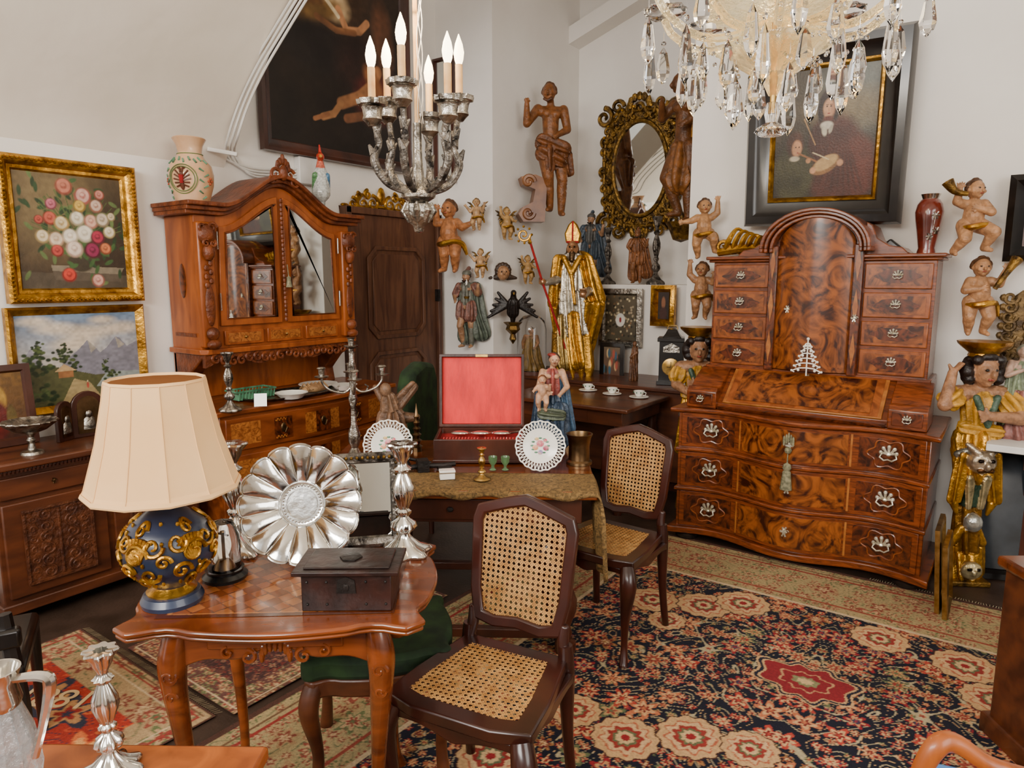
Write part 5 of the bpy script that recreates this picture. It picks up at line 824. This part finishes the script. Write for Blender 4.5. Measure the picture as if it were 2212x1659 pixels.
sculpt('angel_carving',P,.004,vcar,loc=W(-.62,3.5,.75),rz=PSI,S=1.1,label='small weathered brown carved winged angel bust',cat='statue')
MB().lathe([(0,0),(.025,0)]+[(r,z) for k in range(6) for r,z in((.022-.002*k,.02+.03*k),(.03-.003*k,.025+.03*k),(.014-.001*k,.035+.03*k))]+[(.001,.24)],8).ob('pagoda_ornament',bronze,loc=W(-.47,3.35,.75),label='miniature bronze tiered pagoda tower ornament',cat='ornament')
R=T('candelabrum','silver five-light candelabrum with scrolling arms','candelabrum',W(-.73,3.14,.75),PSI); MB().lathe([(a,b) for a,b in((0,0),(.07,0),(.072,.01),(.06,.025),(.03,.04),(.015,.07),(.026,.1),(.026,.14),(.013,.18),(.011,.26),(.02,.3),(.013,.33),(.011,.42),(.018,.44),(.011,.48),(.012,.53),(.03,.54),(.032,.545),(.012,.548),(.014,.575),(.02,.58),(0,.575))],28,None,lambda a,z:1+.08*cos(8*a)).ob('stem',silverd,R)
for k in range(4):
    a=k*pi/2+.3; M=RT(a,'Z'); mb=MB(); mb.tc([(0,0,.36,.006),(.04,0,.33,.006),(.1,0,.345,.0055),(.13,0,.375,.0055),(.135,0,.4,.0055)],5,8,M); mb.tube([(.06,0,.33),(.07,0,.355),(.055,0,.365)],.004,6,M); mb.lathe([(.005,.4),(.03,.405),(.032,.41),(.012,.412),(.014,.44),(.02,.445),(.016,.45),(0,.44)],18,M@TR(.135,0,0)); mb.ob('arm',silverd,R)
cstick('silver_candlestick','tall ornate silver candlestick on inlaid chest',(-3.52,2.18,.86),.34,.055,silverd)
R=T('silver_tray','large oval silver tray on the inlaid chest','tray',(-3.68,2.72,.862)); MB().lathe([(0,0),(.2,0),(.24,.015),(.245,.018),(.24,.02),(.2,.005),(0,.004)],40,Matrix.Diagonal((.7,1.4,1,1))).ob('tray_body',silverd,R)
mb=MB(); mb.lathe([(0,0),(.06,0),(.09,.03),(.1,.035),(.095,.036),(.05,.01),(0,.008)],28,None,lambda a,z:1+.04*cos(10*a)); mb.ob('white_bowl',white,loc=(-3.56,2.62,.868),label='white porcelain scalloped bowl on the tray',cat='bowl',group='white bowls on the tray'); 
mb=MB(); mb.lathe([(0,0),(.05,0),(.08,.03),(.085,.035),(.08,.036),(0,.008)],28); mb.ob('white_bowl',white,loc=(-3.54,3.02,.87),label='white porcelain bowl at the tray end',cat='bowl',group='white bowls on the tray')
mb=MB(); mb.lathe([(0,0),(.09,0),(.13,.02),(.128,.024),(0,.006)],32); mb.ob('serving_plate',white,loc=(-3.78,3.0,.87),label='white serving plate with black rim on tray',cat='plate')
mb=MB(); mb.B(-.06,.06,-.12,.12,0,.035); 
for k in range(12): mb.tube([(-.065,-.12+.022*k,.0),(-.065,-.11+.022*k,.05)],.004,5); mb.tube([(.065,-.12+.022*k,.0),(.065,-.11+.022*k,.05)],.004,5)
mb.tube([(-.065,-.125,.05),(.065,-.125,.05),(.065,.14,.05),(-.065,.14,.05)],.006,6,closed=True); mb.ob('green_basket',greenp,loc=(-3.78,2.48,.87),label='green woven openwork ceramic basket on tray',cat='basket')
mb=MB(); mb.sph((0,0,.03),(.05,.1,.03),16); 
for k in range(6): mb.tube([(-.045,-.08+.03*k,.03),(0,-.085+.03*k,.065),(.045,-.08+.03*k,.03)],.006,6)
mb.ob('small_casket',mk('brown_ceramic','7a5a3c','a8845c',ro=.3,sc=30),loc=(-3.6,2.83,.87),label='brown glazed lidded butter dish on tray',cat='dish')
MB().prism([(-.035,0),(.035,0),(.035,.075),(-.035,.075)],0,.002,RT(rad(-15),'X')@XZ).ob('price_card',white,loc=(-3.5,2.36,.861),rot=(0,0,PSI+.2),label='white information card standing on chest',cat='card')
R=T('green_wing_chair','dark green velvet high-back chair behind the centre table','chair',W(-.33,3.95,0),PSI+rad(80)); MB().B(-.24,.24,-.26,.26,.3,.46).ob('seat',green,R,bev=.03); 
mb=MB(); mb.prism([(-.25,.46),(.25,.46),(.25,1.0),(.19,1.09),(0,1.12),(-.19,1.09),(-.25,1.0)],-.27,-.17,XZ); mb.ob('backrest',green,R,bev=.03)
for x in(-.22,.22):
    for y in(-.22,.22): MB().lathe([(.015,0),(.025,.3)],10,TR(x,y,0)).ob('leg',darkw,R)
# ================= FOREGROUND TABLE =================
R=T('parquetry_table','small walnut table with serpentine parquetry top and carved cabriole legs','table',W(-.612,1.86,0),PSI+rad(3))
def tout(w,h,am=1):
    P=[]; 
    for (ax,ay),(bx,by) in (((-w,-h),(w,-h)),((w,-h),(w,h)),((w,h),(-w,h)),((-w,h),(-w,-h))):
        dx,dy=bx-ax,by-ay; L=math.hypot(dx,dy); nx,ny=dy/L,-dx/L
        for k in range(24): t=.05+.9*k/23; s=abs(t-.5)*2; b=am*(.02*cos(pi*s)*(s<.5)-.02*sin(pi*(s-.5)/.35)*(.5<=s<.85)+.004*(s>=.85)); P.append((ax+dx*t+nx*b,ay+dy*t+ny*b))
    return P
to=tout(.375,.275); mb=MB(); mb.prism(to,.722,.735); mb.prism(inset(to,-.004),.735,.751); mb.ob('top',tablew,R,bev=.006)
cv=Cv(200,140,'8a4a20'); X=cv.x*11;Y=cv.y*8; a=(np.floor(X+Y)+np.floor(X-Y)); cv.c=np.where((a%3==0)[...,None],lin('6c3414'),np.where((a%3==1)[...,None],lin('804420'),lin('905428'))); e=np.minimum((X+Y)%1,(X-Y)%1)<.07; cv.c[e]=lin('4c220c'); m=np.maximum(abs(cv.x-.5)*1,abs(cv.y-.5)*1)>.46; cv.c[m]=lin('4a200c'); m=(abs(np.maximum(abs(cv.x-.5),abs(cv.y-.5))-.45)<.006); cv.c[m]=lin('a8703c'); cv.noise(12,.2)
cv.mesh('parquetry_panel',.6,.42,mk('polished_parquetry',v=.4,ro=.16,coat=.6,sc=14),R,(0,0,.7522),flat=True)
mb=MB(); ap=lambda w:[(-w,.722),(w,.722)]+[(x,.64+.025*cos(x*pi/w)*.8+.01*cos(x*34)) for x in np.linspace(w,-w,40)]
mb.prism(ap(.26),.19,.215,XZ); mb.prism(ap(.26),-.215,-.19,XZ); 
for s in(-1,1): mb.prism(ap(.2),s*.26-.012,s*.26+.012,YZ)
mb.ob('apron',tablew,R,bev=.005)
MB().B(-.17,.17,-.222,-.21,.67,.715).ob('drawer',tablew,R,bev=.004)
mb=MB(); 
for k in range(9): a=pi*k/8; mb.sph((.035*cos(a),-.22,.65+.03*sin(a)),(.008,.008,.02),6)
for s in(-1,1): mb.scroll(s*.07,.648,.022,1.1,.006,s,pi/2,-.22); mb.scroll(s*.12,.66,.018,1.1,.005,-s,pi/2,-.22)
mb.ob('shell_carving',tablew,R)
for sx in(-1,1):
    for sy in(-1,1):
        mb=MB(); mb.tc([(sx*.25,sy*.195,.72,.03),(sx*.262,sy*.207,.64,.037),(sx*.262,sy*.208,.56,.031),(sx*.25,sy*.2,.38,.021),(sx*.238,sy*.19,.18,.015),(sx*.243,sy*.195,.06,.016),(sx*.258,sy*.21,.0,.022)],7,10); mb.scroll(sx*.262,.61,.022,1.1,.006,sx,0,sy*.24); mb.scroll(sx*.262,.55,.016,1.1,.005,-sx,0,sy*.235); mb.ob('leg',tablew,R)
R=T('green_stool','carved wooden chair with green velvet seat tucked under the tables','chair',W(-.44,2.14,0),PSI+rad(10)); MB().prism(tout(.23,.2,.6),.4,.47).ob('seat',green,R,bev=.025); MB().prism(tout(.22,.19,.6),.34,.4).ob('seat_rail',brownw,R,bev=.008)
for sx in(-1,1):
    for sy in(-1,1): MB().tc([(sx*.19,sy*.16,.38,.03),(sx*.21,sy*.18,.3,.03),(sx*.19,sy*.16,.14,.018),(sx*.2,sy*.18,0,.024)],6,10).ob('leg',brownw,R)
# lamp
R=T('table_lamp','lamp with navy and gilded relief ceramic base and cream panelled shade','lamp',W(-.9,1.735,.752),PSI)
MB().lathe([(0,0),(.075,0),(.078,.012),(.07,.028),(.05,.034),(0,.034)],36).ob('base',navy,R); MB().lathe([(.06,.03),(.062,.036),(.045,.045),(.042,.05)],36).ob('base_ring',gold,R)
BZ=[.045,.055,.085,.12,.155,.19,.22,.25,.262]; BR=[.04,.046,.082,.107,.113,.108,.088,.05,.032]
MB().lathe([(r,z) for r,z in zip(BR,BZ)]+[(.028,.275),(.034,.29),(0,.29)],44).ob('body',navy,R)
def onb(a,z,o=.004): r=np.interp(z,BZ,BR)+o; return Vector((r*cos(a),r*sin(a),z))
mb=MB()
for a0 in np.arange(-pi/2-.25,2*pi-pi/2-.4,1.25):
    for da,z0_,rr_,dn in((0,.165,.033,1),(.38,.19,.026,-1),(-.34,.195,.024,-1),(.28,.115,.024,-1),(-.28,.12,.024,1),(0,.225,.018,1),(0,.085,.018,1),(.6,.15,.018,1)):
        P=[onb(a0+da+(rr_*(1-.8*t)*cos(dn*8*t))/.11,z0_+rr_*(1-.8*t)*sin(dn*8*t)) for t in np.linspace(0,1,20)]; mb.tube(P,[.006*(1-.45*t) for t in np.linspace(0,1,20)],6)
    for k in range(7): a=-.9+.3*k; mb.tube([onb(a0+.1*a,.15),onb(a0+.34*a,.19+.02*cos(a))],[.004,.007],6)
for k in range(90): a=rng.random()*2*pi; z=.06+.18*rng.random(); p=onb(a,z,.002); mb.sph(p,(.005,.005,.007),6)
mb.ob('gilt_relief',gold,R); MB().lathe([(.012,.28),(.012,.36)],10).ob('stem',brass,R)
n=12; MB().lathe([(.186,.312),(.177,.33),(.145,.44),(.122,.55),(.116,.59)],n).ob('lamp_shade',shade,R,ang=10)
mb=MB(); mb.lathe([(.187,.308),(.189,.313),(.185,.322),(.184,.314)],n); mb.lathe([(.114,.586),(.118,.59),(.116,.597),(.113,.59)],n)
for k in range(n): a=2*pi*k/n; mb.tube([(r*cos(a),r*sin(a),z) for r,z in((.1865,.313),(.178,.33),(.146,.44),(.123,.55),(.117,.59))],.0012,5)
mb.ob('shade_trim',shade,R)
# platter
R=T('silver_platter','large silver platter with fluted scalloped rim, propped upright on table','platter',W(-.625,1.96,.757),PSI+rad(8),rx=rad(-17)); Rp=.177
def pf(a,b):
    th=2*pi*b; r=Rp*a; lob=abs(cos(8*th))**.6; 
    if a<.36: return (r*cos(th),-.0,r*sin(th)+Rp)
    t=(a-.36)/.64; y=-.034*t**.8-.01*lob*math.sin(pi*min(1,t*.8)); r2=r*(1-.055*t*(1-lob)); return (r2*cos(th),y,r2*sin(th)+Rp)
mb=MB(); mb.grid(pf,26,256); o=mb.ob('platter_body',silver,R,ang=80); q=o.modifiers.new('s','SOLIDIFY'); q.thickness=.003
mb=MB(); mb.tube([(pf(1,k/256)) for k in range(256)],.0035,6,closed=True); mb.ob('rim',silver,R); mb=MB(); mb.tube([(.066*cos(t),-.004,.066*sin(t)+Rp) for t in np.linspace(0,2*pi,60)[:-1]],.0025,6,closed=True); mb.tube([(.045*cos(t),-.003,.045*sin(t)+Rp) for t in np.linspace(0,2*pi,50)[:-1]],.0014,6,closed=True)
for k in range(36): a=k*pi/18; mb.sph((.055*cos(a),-.003,.055*sin(a)+Rp),.003,6)
mb.ob('well_ring',silver,R)
mb=MB()
for k in range(16): b=(k+.5)/16; mb.tube([Vector(pf(.38+.6*t,b))+Vector((0,-.002,0)) for t in(0,.25,.5,.75,1)],.0014,5)
mb.ob('fluting_ribs',silver,R)
R=T('wooden_casket','small old dark wooden box with iron lock plate and overhanging lid','box',W(-.425,1.745,.752),PSI+rad(1)); MB().B(-.115,.115,-.07,.07,0,.1).ob('body',boxw,R,bev=.003); mb=MB(); mb.B(-.135,.135,-.085,.08,.1,.112); mb.B(-.11,.11,-.065,.06,.112,.117); mb.ob('lid',boxw,R,bev=.004)
mb=MB(); mb.prism([(-.025,.05),(.025,.05),(.022,.085),(0,.095),(-.022,.085)],.07,.073,XZ); mb.sph((0,-.07,.066),(.01,.008,.012),8); mb.ob('lock_plate',iron,R)
for x in(-.1,-.05,.05,.1):
    for z in(.02,.08): MB().sph((x,-.07,z),.004,6).ob('nail',iron,R)
MB().lathe([(.03,0),(.03,.003),(.02,.005),(0,.005)],6,TR(0,0,.117)).ob('lid_mount',iron,R)
cstick('silver_candlestick','ornate baroque silver candlestick with swirled base on parquetry table',W(-.335,2.06,.752),.36,.075,silver,6,7,72,.12)
cstick('silver_candlestick','ornate baroque silver candlestick standing behind the silver platter',W(-.855,2.06,.752),.36,.075,silver,6,7,72,.12)
R=T('domed_instrument','small brass instrument on round black base under glass','ornament',W(-.82,1.88,.752)); MB().lathe([(0,0),(.06,0),(.062,.01),(.05,.02),(.053,.03),(0,.03)],32).ob('base',blackm,R); mb=MB(); mb.tube([(0,0,.03),(0,0,.13)],.003,6); mb.tube([(-.02,0,.13),(.02,0,.13)],.003,6); mb.sph((0,0,.135),.006,8); mb.lathe([(.02,.03),(.015,.05),(.01,.06)],14); mb.ob('mechanism',bronze,R); MB().lathe([(.045,.03),(.045,.13),(.03,.165),(.001,.175)],26).ob('dome',glass,R)
R=T('standing_mirror','small table mirror in black and gold ornate frame behind platter','mirror',W(-.47,2.115,.75),PSI+rad(12),rx=rad(-10)); M=TR(0,0,.15); MB().frame(.24,.3,[(0,0),(0,.02),(.012,.028),(.03,.02),(.035,.008)],M).ob('frame',silverk,R); MB().B(-.09,.09,-.008,0,.03,.27).ob('mirror_pane',mirror,R)
mb=MB()
for k in range(16): mb.sph((-.105,-.026,.02+.0175*k),.006,6); mb.sph((.105,-.026,.02+.0175*k),.006,6)
for k in range(13): mb.sph((-.1+.0168*k,-.026,.285),.006,6)
mb.ob('beading',goldd,R)
R=T('walnut_side_table','polished light walnut table top','table',W(-.85,.96,0),PSI+rad(-1)); MB().B(-.42,.4,-.25,.21,.722,.75).ob('top',cherry,R,bev=.008); MB().B(-.36,.34,-.2,.16,.62,.722).ob('apron',tablew,R)
for x in(-.33,.31):
    for y in(-.17,.13): MB().lathe([(.015,0),(.025,.62)],10,TR(x,y,0)).ob('leg',tablew,R)
cstick('silver_candlestick','slim fluted silver candlestick on light walnut table',W(-.695,1.09,.751),.235,.045,silver,8,5,72,.1)
R=T('glass_ewer','cut glass ewer with silver mount and angular handle','ewer',W(-.845,1.05,.751),PSI); MB().lathe([(0,0),(.045,0),(.052,.04),(.045,.1),(.03,.15),(.028,.16),(.025,.15),(.04,.09),(0,.01)],28,None,lambda a,z:1+.03*cos(14*a)).ob('body',mk('cut_glass','dde4e6','f0f4f6',ro=.06,tr=.85,bu=.5,bs=90),R); MB().lathe([(.03,.15),(.034,.16),(.028,.19),(.036,.215),(.032,.215),(.02,.18),(0.001,.18)],24,None,lambda a,z:1+(.25*max(0,cos(a-pi))**5 if z>.2 else 0)).ob('mount',silver,R)
MB().tc([(.03,0,.2,.007),(.075,0,.205,.009),(.088,0,.19,.01),(.07,0,.12,.007),(.05,0,.06,.007)],7,8).ob('handle',silver,R)
R=T('black_chair','dark wooden chair side close to the red rug','chair',W(-1.5,1.95,0),PSI+.5); MB().tc([(-.0,0,0,.02),(.0,0,.3,.025),(-.02,.02,.6,.02)],6,8).ob('leg',blackw,R); MB().B(-.45,.02,-.02,.02,.5,.56).ob('rail',blackw,R,bev=.01); MB().B(-.45,.02,-.02,.4,.38,.44).ob('seat',blackw,R,bev=.02); 
for x,y in((-.42,0),(-.42,.36),(0,.36)): MB().lathe([(.015,0),(.02,.4)],10,TR(x,y,0)).ob('leg',blackw,R)
# ================= CANDLE CHANDELIER =================
d=ray(905,480); c=Vector((0,0,CZ))+d*(2.2); R=T('carved_candle_chandelier','silvered carved wood hanging chandelier with six lit candle bulbs','chandelier',c,PSI)
MB().lathe([(0.001,-.035),(.012,-.03),(.018,-.01),(.03,.0),(.045,.03),(.04,.055),(.025,.06),(.048,.075),(.05,.085),(.03,.1),(.02,.11),(.013,.2),(.012,.3)],20,None,lambda a,z:1+.1*cos(8*a)).ob('body',silverd,R)
mb=MB()
for k in range(8): a=k*pi/4; mb.tube([(.03*cos(a),.03*sin(a),-.0),(.047*cos(a),.047*sin(a),.035),(.04*cos(a),.04*sin(a),.06)],[.005,.012,.004],6)
mb.ob('leaf_carving',silverd,R)
MB().tube([(0,0,.3),(0,0,.8),(.0,0,2.0)],.007,8).ob('hanging_cord',wax,R)
mb=MB(); 
for k in range(4): mb.tube([(.012+.008*sin(t*5+k*2),.012*cos(t*4+k),.3+t*.25) for t in np.linspace(0,4,40)],.0012,4)
mb.ob('loose_wire',white,R)
for k in range(6):
    a=k*pi/3+.35; M=RT(a,'Z'); hz=.0 if k%2 else .035; mb=MB(); mb.tc([(.015,0,.09,.010),(.05,0,.095,.010),(.1,0,.12,.012),(.135,0,.18,.013),(.118,0,.235,.009),(.132,0,.29+hz,.010)],6,8,M)
    for q,(x,z) in enumerate(((.065,.105),(.105,.13),(.13,.17),(.136,.2),(.12,.235),(.122,.265))): mb.tube([(x,0,z),(x+.012,.01*(-1)**q,z+.028)],[.013,.004],6,M); mb.tube([(x,0,z),(x-.008,-.014*(-1)**q,z+.022)],[.011,.003],6,M)
    mb.ob('arm',silverk,R); z=.3+hz; mb=MB(); mb.lathe([(.012,z-.02),(.022,z-.008),(.03,z),(.027,z+.012),(.03,z+.03),(.033,z+.035),(.03,z+.038),(.042,z+.042),(.045,z+.056),(.04,z+.056),(.03,z+.045),(.015,z+.045),(0,z+.045)],24,M@TR(.137,0,0),lambda a,zz:1+(.09*cos(10*a) if zz>z+.04 else 0)); mb.ob('candle_cup',silverd,R)
    MB().lathe([(.0115,z+.04),(.0115,z+.15),(0,z+.152)],14,M@TR(.137,0,0)).ob('candle_sleeve',wax,R); MB().lathe([(.009,z+.15),(.014,z+.165),(.0165,z+.185),(.012,z+.21),(.001,z+.24)],14,M@TR(.137,0,0)).ob('candle_bulb',bulbm,R)
L=D.lights.new('candle_light','POINT'); L.energy=16; L.color=(1,.8,.55); L.shadow_soft_size=.12; o=D.objects.new('candle_light',L); COL.objects.link(o); o.location=c+Vector((0,0,.62))
# ================= CRYSTAL CHANDELIER =================
d=ray(1665,293); c=Vector((0,0,CZ))+d*2.0; R=T('crystal_chandelier','crystal glass chandelier with curved arms and faceted drops','chandelier',c,PSI)
def gl(a): return MB().lathe(a,28,None,lambda t,z:1+.05*cos(14*t))
gl([(.001,0),(.03,.0),(.045,.012),(.04,.02),(.015,.035),(.02,.06),(.015,.09)]).ob('finial',glass,R); gl([(.012,.11),(.03,.15),(.09,.19),(.125,.23),(.128,.25),(.08,.23),(.02,.18)]).ob('bowl',frost,R); gl([(.015,.26),(.03,.3),(.1,.32),(.19,.34),(.2,.36),(.12,.35),(.03,.32)]).ob('bowl',frost,R)
MB().lathe([(.008,.06),(.008,1.8)],10).ob('stem',brass,R); gl([(.02,.37),(.03,.42),(.05,.5),(.03,.6),(.02,.62)]).ob('glass_column',frost,R)
NA=10
for k in range(NA):
    a=2*pi*k/NA; M=RT(a,'Z'); MB().tc([(.03,0,.31,.013),(.12,0,.27,.012),(.22,0,.27,.012),(.31,0,.33,.011),(.34,0,.38,.012)],6,8,M).ob('arm',frost,R)
    MB().lathe([(.01,.38),(.06,.395),(.065,.41),(.06,.405),(.012,.395)],18,M@TR(.34,0,0),lambda t,z:1+.06*cos(9*t)).ob('drip_pan',glass,R); MB().lathe([(.012,.4),(.012,.48)],10,M@TR(.34,0,0)).ob('candle_sleeve',white,R); MB().lathe([(.009,.48),(.017,.51),(.001,.56)],10,M@TR(.34,0,0)).ob('candle_bulb',bulbm,R)
dm=MB(); dm.lathe([(.0005,0),(.012,-.022),(.021,-.085),(.016,-.108),(.0005,-.13)],6); dm.sph((0,0,.012),.008,6); dm.tube([(0,0,.02),(0,0,.055)],.001,4); dr=dm.ob('crystal_drop',glass,R,ang=5)
for k in range(42):
    if k<20: a=2*pi*k/20+.1; r_=(.37,.31)[k%2]; z=(.31,.26)[k%2]
    elif k<34: a=2*pi*(k-20)/14+.2; r_=.22; z=.22+.02*(k%2)
    else: a=2*pi*(k-34)/8; r_=.11; z=.17
    o=dr if k==0 else dr.copy(); 
    if k: COL.objects.link(o)
    o.parent=R; o.location=(r_*cos(a),r_*sin(a),z); o.scale=(1,1,.8+.2*(k%3)); o.rotation_euler=(0,0,a)
mb=MB()
for k in range(10):
    a=2*pi*k/10
    for t in np.linspace(0,1,9): r_=.34-.22*t; mb.sph((r_*cos(a),r_*sin(a),.38-.14*sin(pi*t*.5)-.04*sin(pi*t)),.007,5)
mb.ob('bead_swag',glass,R,ang=5)['kind']='stuff'
L=D.lights.new('chandelier_light','POINT'); L.energy=18; L.color=(1,.85,.62); L.shadow_soft_size=.15; o=D.objects.new('chandelier_light',L); COL.objects.link(o); o.location=c+Vector((0,0,.62))
# ================= LIGHT =================
def area(n,loc,tgt,sx,sy,e,col):
    L=D.lights.new(n,'AREA'); L.shape='RECTANGLE'; L.size=sx; L.size_y=sy; L.energy=e; L.color=col; o=D.objects.new(n,L); COL.objects.link(o); o.location=loc; o.rotation_euler=(Vector(tgt)-Vector(loc)).to_track_quat('-Z','Y').to_euler()
area('fill_light_front',(-.9,-2.5,2.95),(-1.8,3.5,1.1),2.9,1.1,255,(1,.955,.9)); area('fill_light_side',(2.5,1.0,2.2),(-3,2.6,1.2),2.4,2.0,110,(1,.975,.94))  # added fill: area lamps inside the room stand in for unseen windows
w=D.worlds.new('world'); SC.world=w; w.use_nodes=True; w.node_tree.nodes['Background'].inputs[0].default_value=(.97,.98,1,1); w.node_tree.nodes['Background'].inputs[1].default_value=1.6
